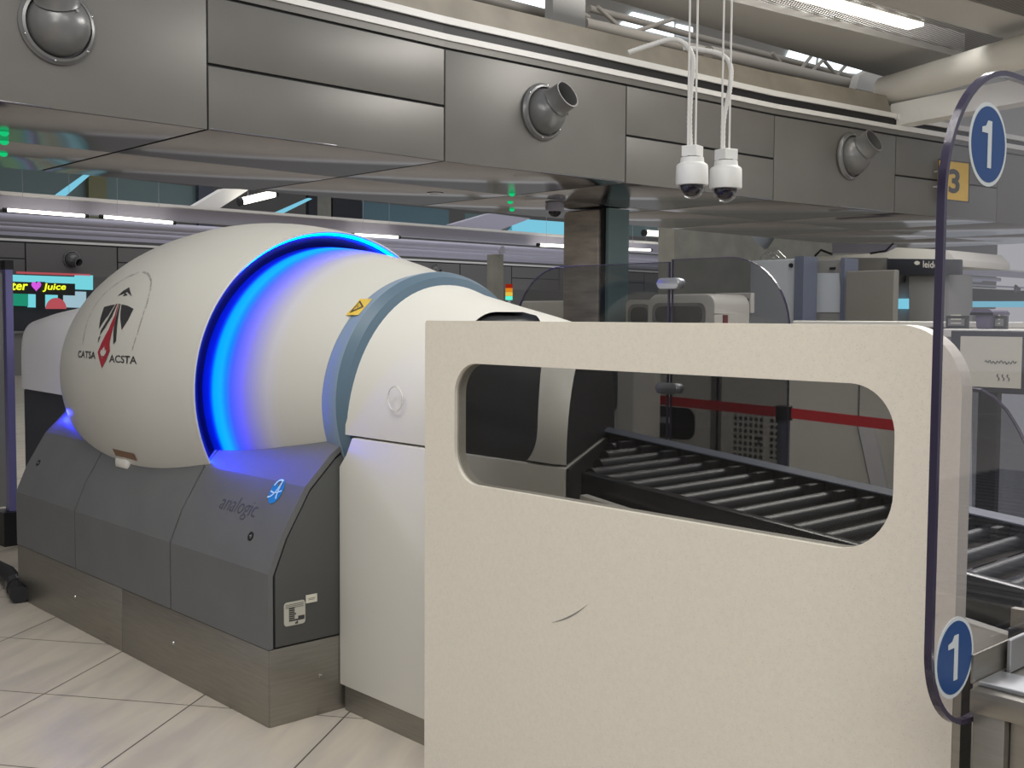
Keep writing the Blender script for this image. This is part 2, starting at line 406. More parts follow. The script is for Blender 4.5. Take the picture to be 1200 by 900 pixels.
# ---- concrete wall beyond the bulkhead
cw = [(790, 262), (872, 262), (886, 285), (903, 297), (918, 290), (930, 272), (940, 262), (1062, 262), (1062, 420), (790, 420)]
struct(B().prism([sx(866, 262, -14.6), sx(936, 262, -14.6), sx(936, 300, -14.6), sx(866, 300, -14.6)], (-.05, 0, 0)).build('window_21', M['cab']))  # pale panel added behind the wall notch, standing in for bright sky
struct(B().prism([sx(u, v, -14.) for u, v in cw], (-.4, 0, 0)).build('wall_concrete', M['concrete']))

# ---- far side of the hall: second bulkhead, gutter beam, glazing, pillars
XF = -30.
fb = struct(B().box((XF-.5, -20, 2.55), (XF-.02, 75, 3.42)).build('wall_far_bulkhead', M['black']))
yy = 3.0
for i in range(26):
    y0, y1 = yy+i*2.45-12, yy+(i+1)*2.45-12-.04
    for z0, z1 in ([(2.55, 3.36)] if i % 2 == 0 else [(2.55, 2.94), (2.97, 3.36)]):
        B().box((XF, y0, z0), (XF-.05, y1, z1)).build('cladding_panel', M['bulk_far'], fb)
B().box((XF+.02, -20, 3.40), (XF-.05, 75, 3.46)).build('ledge_strip', M['strip'], fb)
B().box((XF+.02, -20, 3.54), (XF-.05, 75, 3.64)).build('ledge_strip', M['lav'], fb)
struct(B().box((-24.3, -15, 3.66), (-24.0, 60, 3.94)).build('trim_gutter_beam', M['lav']))
struct(B().box((-24.3, -15, 3.94), (-23.8, 60, 4.0)).build('trim_gutter_cap', M['strip']))
for k, (x, z, r) in enumerate(((-26.5, 3.70, .10), (-27.5, 3.66, .07), (-28.5, 3.62, .09), (-28.9, 3.78, .06))):
    struct(B().tube([(x, -15, z), (x, 60, z)], r, 10).build('ceiling_pipe', M['lav'], smooth=40))
far_wall = struct(B().box((-40.3, -30, 0), (-40, 90, 9)).build('wall_far', M['bulk_far']))
struct(B().box((-40, -30, 8.5), (-9, 90, 8.8)).build('ceiling', M['beam']))
# mezzanine glazing
n = 6
for pts, mt in (([(-60, 188), (106, 205), (106, 245), (-60, 228)], 'teal'), ([(124, 207), (233, 219), (233, 262), (124, 245)], 'teal'), ([(425, 236), (526, 246), (526, 266), (425, 256)], 'cyanT'), ([(604, 256), (672, 261), (672, 278), (596, 270)], 'cyanwin'), ([(545, 250), (600, 254), (600, 270), (545, 262)], 'teal'), ([(735, 258), (790, 262), (790, 280), (735, 276)], 'teal')):
    if mt == 'cyanT':
        M['cyanT'] = pbr('blue_glass', (.16, .28, .34), .2)
    xwin('window_%d' % n, pts, -34., M[mt]); n += 1
for u0, u1, mt in ((104, 125, 'olive'), (233, 250, 'postgrey'), (362, 372, 'dark'), (372, 388, 'concrete'), (390, 424, 'dark')):
    struct(B().prism([sx(u0, 200, -33.8), sx(u1, 200, -33.8), sx(u1, 275, -33.8), sx(u0, 275, -33.8)], (-.2, 0, 0)).build('pillar', M[mt]))
# sloping beams and a light strip seen below the soffit
struct(B().prism([sx(213, 250, -25), sx(262, 221, -25), sx(292, 222, -25), sx(248, 250, -25)], (-.3, 0, 0)).build('ceiling_beam', M['strip']))
struct(B().prism([sx(530, 263, -25), sx(575, 250, -25), sx(622, 256, -25), sx(585, 270, -25)], (-.3, 0, 0)).build('ceiling_beam', M['lav']))
struct(B().prism([sx(58, 234, -25), sx(100, 204, -25), sx(106, 205, -25), sx(72, 234, -25)], (-.1, 0, 0)).build('window_%d' % n, M['cyanwin'])); n += 1
struct(B().prism([sx(312, 254, -25), sx(362, 232, -25), sx(366, 233, -25), sx(322, 255, -25)], (-.1, 0, 0)).build('window_%d' % n, M['cyanwin'])); n += 1
lab = {0: 'far fluorescent tube at the very edge above the juice bar', 1: 'far fluorescent tube second along above the juice bar',
       2: 'far fluorescent tube just above the top of the white shell', 3: 'far fluorescent tube beside the steel column, on its left', 4: 'short far fluorescent tube just right of the steel column',
       5: 'slanted fluorescent tube under the soffit above the white shell', 6: 'bright round far lamp high up right of the steel column'}
for k, (q0, q1, x, r) in enumerate((((8, 246), (99, 253), -23.7, .034), ((121, 254), (202, 261), -23.7, .034), ((415, 275), (466, 278), -23.7, .034), ((632, 287), (672, 289), -23.7, .045), ((736, 292), (762, 293), -23.7, .034), ((283, 236), (321, 227), -24.6, .09), ((756, 273), (775, 274), -23.7, .09))):
    t = empty('fluorescent_light', sx(*q0, x), lab[k], 'light', 'fluorescent tubes across the far hall')
    p, q = sx(*q0, x), sx(*q1, x)
    B().tube([p, q], r, 10).build('tube', M['tube'], t, smooth=40)
    d = (q-p).normalized()
    for tt in (.2, .8):
        h_ = p+(q-p)*tt; B().tube([h_, (h_.x, h_.y, 8.5)], .004, 6).build('hanger_rod', M['lav'], t)
    B().tube([p-d*.08, p], r*1.25, 10).build('end_cap', M['black'], t, smooth=40)
    B().tube([q, q+d*.08], r*1.25, 10).build('end_cap', M['black'], t, smooth=40)

# ================================================================== THE CT SCANNER
YC, ZC = 2.88, 1.185
ct = empty('baggage_scanner', (-4.8, YC, 0), 'large white egg-shaped baggage scanner with glowing blue ring on dark grey base', 'baggage scanner')
PROF = [(-6.30, .45), (-6.2, .515), (-6.1, .56), (-6.0, .598), (-5.9, .632), (-5.8, .66), (-5.6, .706), (-5.4, .738), (-5.2, .757), (-5.0, .768), (-4.8, .766), (-4.6, .75), (-4.4, .722), (-4.30, .703)]
def prad(x):
    for (xa, ra), (xb, rb) in zip(PROF, PROF[1:]):
        if xa <= x <= xb:
            t = (x-xa)/(xb-xa); return ra+(rb-ra)*t
    return PROF[-1][1] if x > -4.3 else PROF[0][1]
def smooth_prof(p, n=4):
    out = []
    for i in range(len(p)-1):
        q0 = p[max(i-1, 0)]; q1 = p[i]; q2 = p[i+1]; q3 = p[min(i+2, len(p)-1)]
        for k in range(n):
            t = k/n
            out.append(tuple(.5*((2*q1[j])+(-q0[j]+q2[j])*t+(2*q0[j]-5*q1[j]+4*q2[j]-q3[j])*t*t+(-q0[j]+3*q1[j]-3*q2[j]+q3[j])*t**3) for j in (0, 1)))
    return out+[p[-1]]
prof = smooth_prof(PROF, 3)
lip = [(-4.291, .702), (-4.288, .698), (-4.291, .694), (-4.35, .694)]
B().lathe(prof+lip, (0, YC, ZC), (1, 0, 0), 128).build('gantry_shell', M['egg'], ct, smooth=35)
B().lathe([(-4.345, .694), (-4.335, .690), (-4.330, .676), (-4.334, .655), (-4.345, .630), (-4.36, .60)], (0, YC, ZC), (1, 0, 0), 128).build('rim_lining', pbr('navy_lining', (.001, .001, .012), .3), ct, smooth=40)['label'] = 'dark navy rim lining'
# light ring just inside the lip
rg = [(-4.318+.005*cos(a), .6885+.004*sin(a)) for a in [2*pi*k/8 for k in range(9)]]
B().lathe(rg, (0, YC, ZC), (1, 0, 0), 96).build('light_ring', M['led'], ct, smooth=60)['label'] = 'glowing blue light ring'
cone = smooth_prof([(-4.56, .640), (-4.42, .638), (-4.30, .630), (-4.15, .614), (-4.0, .592), (-3.85, .560), (-3.72, .525), (-3.60, .49)], 3)
ZN = 1.172
# ring light falloff painted on the cone as emission, fading from the rim
def glow_cover():
    m, nt, out = newmat('cone_painted_glow'); N = nt.nodes.new; L = nt.links.new
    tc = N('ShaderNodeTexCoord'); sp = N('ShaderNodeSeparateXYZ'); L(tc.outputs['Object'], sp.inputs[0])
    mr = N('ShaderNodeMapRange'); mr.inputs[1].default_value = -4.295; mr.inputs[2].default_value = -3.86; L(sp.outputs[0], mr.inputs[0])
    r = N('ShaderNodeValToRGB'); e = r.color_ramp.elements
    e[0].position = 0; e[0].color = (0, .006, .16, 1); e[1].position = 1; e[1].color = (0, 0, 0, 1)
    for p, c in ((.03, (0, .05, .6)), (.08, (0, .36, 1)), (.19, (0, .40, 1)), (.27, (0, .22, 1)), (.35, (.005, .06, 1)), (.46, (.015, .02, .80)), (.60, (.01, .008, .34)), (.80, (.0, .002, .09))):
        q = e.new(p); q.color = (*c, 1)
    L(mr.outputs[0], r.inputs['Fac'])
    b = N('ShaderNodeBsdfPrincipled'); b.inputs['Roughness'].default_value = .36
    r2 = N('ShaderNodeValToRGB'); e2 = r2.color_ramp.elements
    e2[0].position = .27; e2[0].color = (.0, .0, .02, 1); e2[1].position = .86; e2[1].color = (.54, .53, .485, 1)  # base darkened toward the rim so the painted glow stays saturated
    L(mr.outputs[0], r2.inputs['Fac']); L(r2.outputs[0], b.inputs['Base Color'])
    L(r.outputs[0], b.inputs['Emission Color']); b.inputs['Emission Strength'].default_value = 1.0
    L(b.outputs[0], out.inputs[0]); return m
fc_ = B().lathe(cone, (0, YC, ZC), (1, 0, 0), 128).build('front_cone', glow_cover(), ct, smooth=40); fc_['label'] = 'cone cover with painted blue glow beside the rim'
# rear seam ring and rear hood
B().lathe([(-6.31, .40), (-6.31, .452), (-6.27, .480), (-6.25, .470)], (0, YC, ZC), (1, 0, 0), 96).build('rear_seam_ring', M['lav'], ct, smooth=40)
# slate-blue collar between cone and entry hood
cr_ = B().lathe([(-3.650, .46), (-3.650, .492), (-3.640, .502), (-3.540, .513), (-3.532, .511)], (0, YC, ZN), (1, 0, 0), 128).build('collar_ring', M['collar'], ct, smooth=30)
B().lathe([(-3.532, .511), (-3.490, .490), (-3.478, .45)], (0, YC, ZN), (1, 0, 0), 128).build('collar_bevel', pbr('slate_blue_dark', (.085, .14, .19), .4), cr_, smooth=30)
def on_collar(x, th, off=.002): return Vector((x, YC-(.509+off)*cos(th), ZN+(.509+off)*sin(th)))
th0 = radians(46)
def collar_map(a, b): return on_collar(-3.645+a, th0+b/.506, .004)
wl = B().faces([collar_map(.0, -.045), collar_map(.0, .045), collar_map(.085, .045), collar_map(.085, -.045)], [(0, 1, 2, 3)]).build('warning_label', M['warn'], ct)
def tri(cx, cy, r): return [(cx+r*cos(a), cy+r*sin(a)) for a in (0, 2*pi/3, 4*pi/3)]
tb = B(); o3 = tri(.036, 0, .040); i3 = tri(.036, 0, .028)
vs = [collar_map(a, b)+Vector((0, -.001, .001)) for a, b in o3+i3]
tb.faces(vs, [(0, 1, 4, 3), (1, 2, 5, 4), (2, 0, 3, 5)]); q = .004
tb.faces([collar_map(a, b)+Vector((0, -.001, .001)) for a, b in ((.030, -q*.5), (.030, q*.5), (.046, q*.3), (.046, -q*.3))], [(0, 1, 2, 3)])
tb.build('warning_triangle', M['ink'], wl)

# entry hood: round where it meets the collar, boxier towards the belt
def hood(x0, x1, hw0, hw1, z0, t0, t1, e0, e1, yc=YC, nst=24, nphi=48, tops=None, skew=0.):
    b = B(); rings = []
    for i in range(nst+1):
        t = i/nst; x = x0+(x1-x0)*t; hw = hw0+(hw1-hw0)*t; top = tops(x-skew*hw*t) if tops else t0+(t1-t0)*t; e = e0+(e1-e0)*min(1, t*1.6)
        ins = 0
        if t > .96: ins = .012*((t-.96)/.04)**2
        pts = [(yc-hw+ins, z0)]
        for k in range(nphi+1):
            ph = pi*k/nphi; c = cos(ph); s = sin(ph)
            pts.append((yc-(hw-ins)*math.copysign(abs(c)**(2/e), c), z0+.001+(top-z0-ins)*abs(s)**(2/e)))
        pts.append((yc+hw-ins, z0))
        rings.append([b.bm.verts.new((x-skew*t*(y-yc+hw), y, z)) for y, z in pts])
    n = len(rings[0])
    for a, c in zip(rings, rings[1:]):
        for k in range(n): b.bm.faces.new((a[k], a[(k+1) % n], c[(k+1) % n], c[k]))
    b.bm.faces.new(rings[0]); b.bm.faces.new(rings[-1][::-1]).material_index = 3 if skew else 0
    bmesh.ops.recalc_face_normals(b.bm, faces=b.bm.faces[:])
    return b
def hood_top(x):
    T = [(-3.5, 1.635), (-3.386, 1.602), (-3.11, 1.546), (-2.93, 1.512), (-2.674, 1.458), (-2.32, 1.37)]
    for (xa, za), (xb, zb) in zip(T, T[1:]):
        if x <= xb: return za+(zb-za)*(x-xa)/(xb-xa)
    return T[-1][1]
hb = hood(-3.50, -2.338, .49, .495, 1.060, 0, 0, 2.05, 2.15, tops=hood_top, skew=.70)
hd = hb.build('entry_hood', M['white'], ct)
hd.data.materials.append(M['hatch']); hd.data.materials.append(M['dark']); hd.data.materials.append(M['black'])
cut = B(); pr = rrect(-2.860, -2.462, 1.030, 1.522, .125)
cut.prism([p+Vector((.0756, 0, 0)) for p in XZ(pr, 2.30)], (-.44, .50, 0), mi=1)
cut.bm.faces.ensure_lookup_table()
for f in cut.bm.faces:
    if all(abs(v.co.y-2.80) < 1e-4 for v in f.verts): f.material_index = 2
co = cut.build('cutter', [M['white'], M['hatch'], M['dark'], M['black']])
md = hd.modifiers.new('cut', 'BOOLEAN'); md.operation = 'DIFFERENCE'; md.object = co; md.solver = 'EXACT'
dg = bpy.context.evaluated_depsgraph_get()
me = bpy.data.meshes.new_from_object(hd.evaluated_get(dg)); hd.modifiers.clear(); old = hd.data; hd.data = me; bpy.data.meshes.remove(old)
hw_ = hood(-3.50, -2.350, .476, .480, 1.050, 0, 0, 2.05, 2.15, tops=lambda x: hood_top(x)-.016, skew=.70).build('hatch_window', M['hatchglass'], ct)
md = hw_.modifiers.new('cut', 'BOOLEAN'); md.operation = 'INTERSECT'; md.object = co; md.solver = 'EXACT'
dg = bpy.context.evaluated_depsgraph_get()
m2_ = bpy.data.meshes.new_from_object(hw_.evaluated_get(dg)); hw_.modifiers.clear(); old = hw_.data; hw_.data = m2_; bpy.data.meshes.remove(old)
for p in m2_.polygons: p.use_smooth = True; p.material_index = 0
m2_.set_sharp_from_angle(angle=radians(38)); hw_['label'] = 'dark glossy hatch window'
bpy.data.objects.remove(co)
for p in me.polygons: p.use_smooth = True
me.set_sharp_from_angle(angle=radians(38))
B().ringprism(XZ([(-3.183+.045*cos(2*pi*k/24), 1.213+.045*sin(2*pi*k/24)) for k in range(24)], 2.386), XZ([(-3.183+.041*cos(2*pi*k/24), 1.213+.041*sin(2*pi*k/24)) for k in range(24)], 2.386), (0, -.004, 0)).build('round_cover', M['white'], ct)
# white cabinet under the hood, with its steel kick plate
poly = [(-3.536, .100), (-2.338, .100), (-2.338, 1.052), (-3.452, 1.052), (-3.490, .985), (-3.536, .935)]
hcb = B().prism(XZ(poly, 2.385), (0, .99, 0))
for v in hcb.bm.verts:
    if v.co.x > -2.4: v.co.x -= .70*(v.co.y-2.385)
hc = hcb.build('hood_cabinet', M['white'], ct, bevel=.006)
B().prism([(-2.3395, 2.392, .12), (-2.3395-.70*.97, 2.392+.97, .12), (-2.3395-.70*.97, 2.392+.97, 1.05), (-2.3395, 2.392, 1.05)], (.006, .0035, 0)).build('end_plate', M['black'], hc)
B().prism(XY([(-3.52, 2.40), (-2.36, 2.40), (-3.03, 3.36), (-3.52, 3.36)], 0), (0, 0, .1)).build('kick_plate', M['steel'], hc)

# grey base: core, three hinged covers, end panel, steel plinth
BP = [(2.08, .29), (2.08, .568), (2.135, .700), (2.238, .872), (2.352, .985), (2.46, 1.06)]
full = BP+[(2*YC-y, z) for y, z in reversed(BP)]
B().prism(YZ([(y+.012, z) for y, z in BP]+[(3.30, 1.06), (3.44, .9), (3.44, .29)], -6.08), (2.53, 0, 0)).build('base_core', M['black'], ct)
def cover(x0, x1):
    inner = [(y+.02, z-.012 if i else z) for i, (y, z) in enumerate(BP)]
    return B().prism(YZ(BP+inner[::-1], x0), (x1-x0, 0, 0)).build('base_cover', M['grey'], ct, smooth=14)
c1 = cover(-6.10, -5.321); c2 = cover(-5.309, -4.321); c3 = cover(-4.309, -3.54)
inner = [(y+.03, z-.02 if i else z) for i, (y, z) in enumerate(BP)]
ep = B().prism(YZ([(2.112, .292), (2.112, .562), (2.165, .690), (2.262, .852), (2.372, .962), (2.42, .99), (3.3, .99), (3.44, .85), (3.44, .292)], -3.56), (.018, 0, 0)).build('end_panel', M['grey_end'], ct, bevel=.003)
EX = -3.541
dp = B().prism(YZ(rrect(2.146, 2.236, .364, .452, .012, 4), EX), (.003, 0, 0)).build('data_plate', M['plate'], ep)
bk = B()
for k in range(6): bk.box((EX+.003, 2.166, .388+k*.0075), (EX+.0037, 2.166+(.024 if k != 2 else .030), .3935+k*.0075))
bk.box((EX+.003, 2.166, .380), (EX+.0037, 2.232, .386)); bk.box((EX+.003, 2.205, .386), (EX+.0037, 2.232, .396))
bk.box((EX+.003, 2.192, .368), (EX+.0037, 2.204, .374)); bk.box((EX+.003, 2.198, .374), (EX+.0037, 2.204, .378))
for k in range(3): bk.box((EX+.003, 2.152, .430+k*.006), (EX+.0036, 2.228, .4318+k*.006))
bk.build('plate_printing', M['ink'], dp)
wl2 = B().box((EX, 2.240, .436), (EX+.003, 2.288, .466)).build('white_label', M['paper'], ep)
B().box((EX+.003, 2.250, .452), (EX+.0036, 2.280, .4535)).box((EX+.003, 2.250, .447), (EX+.0036, 2.276, .4485)).build('label_printing', M['ink'], wl2)
# plinth
pk = B().box((-6.10, 2.082, 0), (-4.803, 2.10, .287)).box((-4.799, 2.082, 0), (-3.545, 2.10, .287)).box((-3.563, 2.086, 0), (-3.540, 3.44, .287))
pk.box((-6.10, 2.1, 0), (-6.08, 3.44, .287)); pl = pk.build('plinth', M['steel'], ct, bevel=.002)
for x, z in ((-5.33, .15), (-4.30, .15)):
    B().lathe([(0, 0), (0, .008), (.003, .007), (.005, 0)], (x, 2.082, z), (0, -1, 0), 12).build('plinth_screw', M['chrome'], pl, smooth=30)
B().lathe([(0, 0), (0, .008), (.003, .007), (.005, 0)], (-3.540, 2.30, .15), (1, 0, 0), 12).build('plinth_screw', M['chrome'], pl, smooth=30)
# locks on the covers
def on_cover(x, s):
    """point on the sloping face, s metres up from the crease"""
    pts = BP[1:]
    for (ya, za), (yb, zb) in zip(pts, pts[1:]):
        L = hypot(yb-ya, zb-za)
        if s <= L or (yb, zb) == pts[-1]:
            t = s/L; n = Vector((0, -(zb-za)/L, (yb-ya)/L))
            return Vector((x, ya+(yb-ya)*t, za+(zb-za)*t)), n
        s -= L
for par, x, s in ((c1, -5.97, .175), (c3, -3.735, .115)):
    p, n_ = on_cover(x, s)
    lk = B().lathe([(-.002, .017), (.003, .017), (.003, .011), (-.001, .010), (-.001, 0)], p, n_, 20).build('lock', M['black'], par, smooth=30)
    B().box(p+Vector((-.008, -.003, -.001)), p+Vector((.006, 0, .004))).build('key_slot', M['cabdark'], lk)
# maker's lettering and badge on the right-hand cover
def cover_map(x0, s0):
    def fn(a, b):
        p, n_ = on_cover(x0+a, s0+b); return p+n_*.0015
    return fn
let = lettering('cover_lettering', 'analogic', cover_map(-4.045, .165), M['etched'], c3, w=.275, h=.085, shear=.12, bold=-.012)
bc = (-3.705, .305); R_ = .052
def disc(cx, cs, r, off=.002, ax=1., n=28):
    out = []
    for k in range(n):
        p, n_ = on_cover(cx+ax*r*cos(2*pi*k/n), cs+r*sin(2*pi*k/n)); out.append(p+n_*off)
    return out
bd = B().faces(disc(bc[0], bc[1], R_, .002, .80), [tuple(range(28))]).build('round_badge', M['logo_blue'], c3)
def stroke(pts, w, off, fn):
    b = B(); L = []
    for i, (x, y) in enumerate(pts):
        xa, ya = pts[max(i-1, 0)]; xb, yb = pts[min(i+1, len(pts)-1)]
        l = hypot(xb-xa, yb-ya) or 1; nx, ny = -(yb-ya)/l*w/2, (xb-xa)/l*w/2
        L.append(((x+nx, y+ny), (x-nx, y-ny)))
    vs = []
    for p, q in L: vs += [fn(*p), fn(*q)]
    b.faces(vs, [(2*i, 2*i+1, 2*i+3, 2*i+2) for i in range(len(L)-1)])
    return b
def bmap(a, b):
    p, n_ = on_cover(bc[0]+a, bc[1]+b); return p+n_*.0035
def bez(p0, p1, p2, n=10): return [tuple((1-t)**2*p0[j]+2*t*(1-t)*p1[j]+t*t*p2[j] for j in (0, 1)) for t in [k/n for k in range(n+1)]]
stroke(bez((-.038, -.03), (.0, -.03), (.012, .04))+bez((.012, .04), (.012, -.02), (.022, -.03)), .007, 0, bmap).build('badge_letter', M['logo_light'], bd)
stroke(bez((-.036, -.004), (.0, -.016), (.036, .006)), .006, 0, bmap).build('badge_swash', M['logo_light'], bd)
arc = [(.036*cos(a)*.86, .046*sin(a)) for a in [radians(60+k*12) for k in range(9)]]
stroke(arc, .008, 0, bmap).build('badge_glint', M['logo_light'], bd)

# agency emblem wrapped on the shell: a along the axis, t in degrees round it
def shell(x, deg, off=.0025):
    r = prad(x)+off; t = radians(deg)
    return Vector((x, YC-r*cos(t), ZC+r*sin(t)))
em = B()
def strip_poly(b, pts):
    b.faces([shell(x, d) for x, d in pts], [tuple(range(len(pts)))])
E_ = [
 [(-5.26, 28.195), (-5.122, 28.781), (-5.142, 24.769), (-5.18, 21.868), (-5.199, 19.445), (-5.234, 23.29)],
 [(-5.11, 28.986), (-5.096, 28.947), (-5.088, 24.021), (-5.122, 19.881), (-5.163, 17.053), (-5.168, 18.635), (-5.129, 23.096)],
 [(-5.172, 16.271), (-5.15, 16.892), (-5.155, 15.486), (-5.161, 14.246)],
 [(-5.041, 28.556), (-4.962, 27.939), (-4.884, 26.778), (-4.891, 22.653), (-4.92, 18.948), (-4.976, 22.932)],
 [(-5.069, 28.867), (-5.054, 28.76), (-5.0, 22.605), (-4.965, 18.004), (-4.946, 15.018), (-4.967, 13.884), (-5.005, 18.572)],
 [(-5.073, 35.759), (-5.121, 34.485), (-5.151, 32.387), (-5.085, 33.055), (-5.059, 33.678), (-5.032, 33.025), (-4.971, 31.666)],
 [(-5.075, 33.379), (-5.081, 31.966), (-5.03, 32.315)]]
def shell_patch(b, poly, off=.0025):
    '''flat outline cut into a fine grid so that it follows the curved shell'''
    t = bmesh.new(); f = t.faces.new([t.verts.new((x, d*.0134, 0)) for x, d in poly])
    bmesh.ops.triangulate(t, faces=[f])
    bmesh.ops.subdivide_edges(t, edges=t.edges[:], cuts=3, use_grid_fill=True)
    bmesh.ops.triangulate(t, faces=t.faces[:])
    t.verts.index_update()
    b.faces([shell(v.co.x, v.co.y/.0134, off) for v in t.verts], [tuple(v.index for v in q.verts) for q in t.faces]); t.free()
for e_ in E_: shell_patch(em, e_)
emo = em.build('emblem', M['ink'], ct)
rd = B()
shell_patch(rd, [(-5.088, 29.016), (-5.078, 29.003), (-5.023, 21.06), (-5.013, 14.335), (-4.991, 11.683), (-5.017, 8.403), (-5.059, 5.456), (-5.103, 8.24), (-5.139, 10.892), (-5.114, 14.271), (-5.071, 19.223), (-5.06, 24.297)])
rd.build('emblem_diamond', M['red'], emo)
leaf = [(0, 1), (.16, .62), (.36, .72), (.28, .22), (.55, .50), (.62, .34), (.92, .38), (.80, .12), (.98, 0), (.52, -.38), (.58, -.56), (.06, -.46), (.04, -.95)]
leaf = leaf+[(-x, y) for x, y in reversed(leaf[1:])]
B().faces([shell(-5.064+.040*x, 10.9+2.3*y, .0045) for x, y in leaf], [tuple(range(len(leaf)))]).build('emblem_leaf', M['egg'], emo)
lettering('emblem_lettering', 'CATSA', lambda a, b: shell(-5.430+a-b*.35, 8.75-a*.9+b/.75*57.3), M['ink'], emo, w=.275, h=.034, bold=.016)
lettering('emblem_lettering', 'ACSTA', lambda a, b: shell(-4.980+a-b*.25, 7.75+a*.4+b/.765*57.3), M['ink'], emo, w=.270, h=.034, bold=.016)
def arc_text(s, pts, size, name):
    # pts: polyline (x, deg); letters walk along it
    P2 = [(x, d*.0134) for x, d in pts]; seg = [hypot(b[0]-a[0], b[1]-a[1]) for a, b in zip(P2, P2[1:])]; L = sum(seg)
    bb = B(); n = len(s)
    for i, ch in enumerate(s):
        if ch == ' ': continue
        d = L*(i+.5)/n; k = 0
        while k < len(seg)-1 and d > seg[k]: d -= seg[k]; k += 1
        a, b = P2[k], P2[k+1]; t = d/seg[k]; px_, py_ = a[0]+(b[0]-a[0])*t, a[1]+(b[1]-a[1])*t
        ang = atan2(b[1]-a[1], b[0]-a[0])
        v, f = text2d(ch, size, align='CENTER')
        bb.faces([shell(px_+x*cos(ang)-y*sin(ang), (py_+x*sin(ang)+y*cos(ang))/.0134, .002) for x, y in v], f)
    return bb.build(name, M['cabdark'], emo)
arcL = [(-5.375, 14), (-5.405, 19), (-5.43, 24), (-5.425, 29), (-5.39, 33.5), (-5.32, 37.5), (-5.22, 40.6), (-5.10, 42.3)]
arcR = [(-5.055, 42.4), (-4.97, 41.0), (-4.88, 37.8), (-4.82, 33.5), (-4.785, 28.5), (-4.77, 23), (-4.765, 18), (-4.775, 12.5)]
arc_text('CANADIAN AIR TRANSPORT SECURITY AUTHORITY', arcL, .019, 'emblem_arc_lettering')
arc_text('ADMINISTRATION CANADIENNE DE LA SURETE DU TRANSPORT AERIEN', arcR, .016, 'emblem_arc_lettering')
# small foot and label under the shell edge
fp = shell(-5.04, -27, .0)
ft = B().box(fp+Vector((-.06, -.012, -.045)), fp+Vector((.075, .03, .0)), bevel=.012).build('shell_latch', M['white'], ct, smooth=40)
B().faces([shell(-5.10+a, -26.3+b, .004) for a, b in ((0, 0), (.24, 0), (.24, 2.8), (0, 2.8))], [(0, 1, 2, 3)]).build('brown_label', pbr('label_brown', (.20, .11, .06), .5), ft)

# rear hood and the dark cabinet behind
rh = hood(-6.22, -7.23, .43, .38, 1.045, 1.60, 1.475, 2.6, 6.0)
rh.build('rear_hood', M['white_cool'], ct, smooth=38)
rc = B().box((-7.22, 2.52, .02), (-6.12, 3.26, 1.038), bevel=.008)
rc.build('belt_cabinet', M['dark'], ct)

# ================================================================== GUARD PANEL
PY, PT = 2.15, .045
gp = empty('guard_panel', (-1.9, PY, 0), 'large cream guard panel with rounded window in front of the roller conveyor', 'panel')
out_ = rrect(-2.717, -1.017, 0.0, 1.491, [.135, .012, 0, 0], 14)
win_ = rrect(-2.575, -1.157, 1.008, 1.366, [.105, .095, .10, .135], 12)
B().ringprism(XZ(out_, PY), XZ(win_, PY), (0, PT, 0)).build('panel_board', M['cream'], gp)
B().prism(XZ(rrect(-2.60, -1.14, .985, 1.39, .12, 10), PY+.012), (0, .006, 0)).build('window_pane', M['pane'], gp)
def _scratch(b):
    pts = bez((-2.155, .665), (-2.08, .69), (-2.02, .742), 8)
    vs = []
    for i, (x, z) in enumerate(pts): w = .0022*sin(pi*i/8)+.0002; vs += [(x, PY-.0006, z+w), (x, PY-.0006, z-w)]
    b.faces(vs, [(2*i, 2*i+1, 2*i+3, 2*i+2) for i in range(8)]); return b
_scratch(B()).build('scratch_mark', M['cabdark'], gp)
B().box((-1.016, PY+.0, 0), (-1.0, PY+.05, .80)).build('edge_post', M['steel'], gp)

# ================================================================== ROLLER CONVEYOR
def rz(x): return 1.026-(x+2.32)*.088
rcv = empty('roller_conveyor', (-1.65, YC, 0), 'black roller conveyor behind the cream panel window', 'conveyor')
for y, xs_ in ((2.50, -2.365), (3.15, -2.87)):
    B().prism([(xs_, y-.02, rz(xs_)-.10), (-1.0, y-.02, rz(-1.0)-.10), (-1.0, y-.02, rz(-1.0)), (xs_, y-.02, rz(xs_))], (0, .04, 0)).build('side_rail', M['rail'], rcv, bevel=.004)
B().prism([(-2.85, 3.10, rz(-2.85)+.004), (-1.0, 3.10, rz(-1.0)+.004), (-1.0, 3.19, rz(-1.0)+.004), (-2.90, 3.19, rz(-2.90)+.004)], (0, 0, .004)).build('rail_cap', M['postgrey'], rcv)
B().prism([(-2.315, 2.425, .30), (-1.0, 2.425, .30), (-1.0, 2.425, rz(-1.0)-.095), (-2.315, 2.425, rz(-2.315)-.055)], (0, .03, 0)).build('skirt_panel', M['white'], rcv)
x = -2.27-.098*5; k = 0
while x < -1.04:
    if True:
        B().tube([(x, max(2.52, 2.385+(-2.322-x)/.70+.04), rz(x)-.044), (x, 3.12, rz(x)-.044)], .024, 14).build('roller', M['roller'], rcv, smooth=40)
    x += .098
x = -2.22-.098*5
while x < -1.04:
    B().box((x-.012, 3.04, rz(x)-.06), (x+.012, 3.12, rz(x)-.005), bevel=.004).build('bearing_block', M['black'], rcv); x += .098
B().box((-2.30, 2.52, .55), (-1.0, 3.12, .60)).build('bed_pan', M['black'], rcv)
for x in (-2.2, -1.06):
    for y in (2.52, 3.13): B().box((x-.025, y-.025, 0), (x+.025, y+.025, rz(x)-.10)).build('leg', M['rail'], rcv)

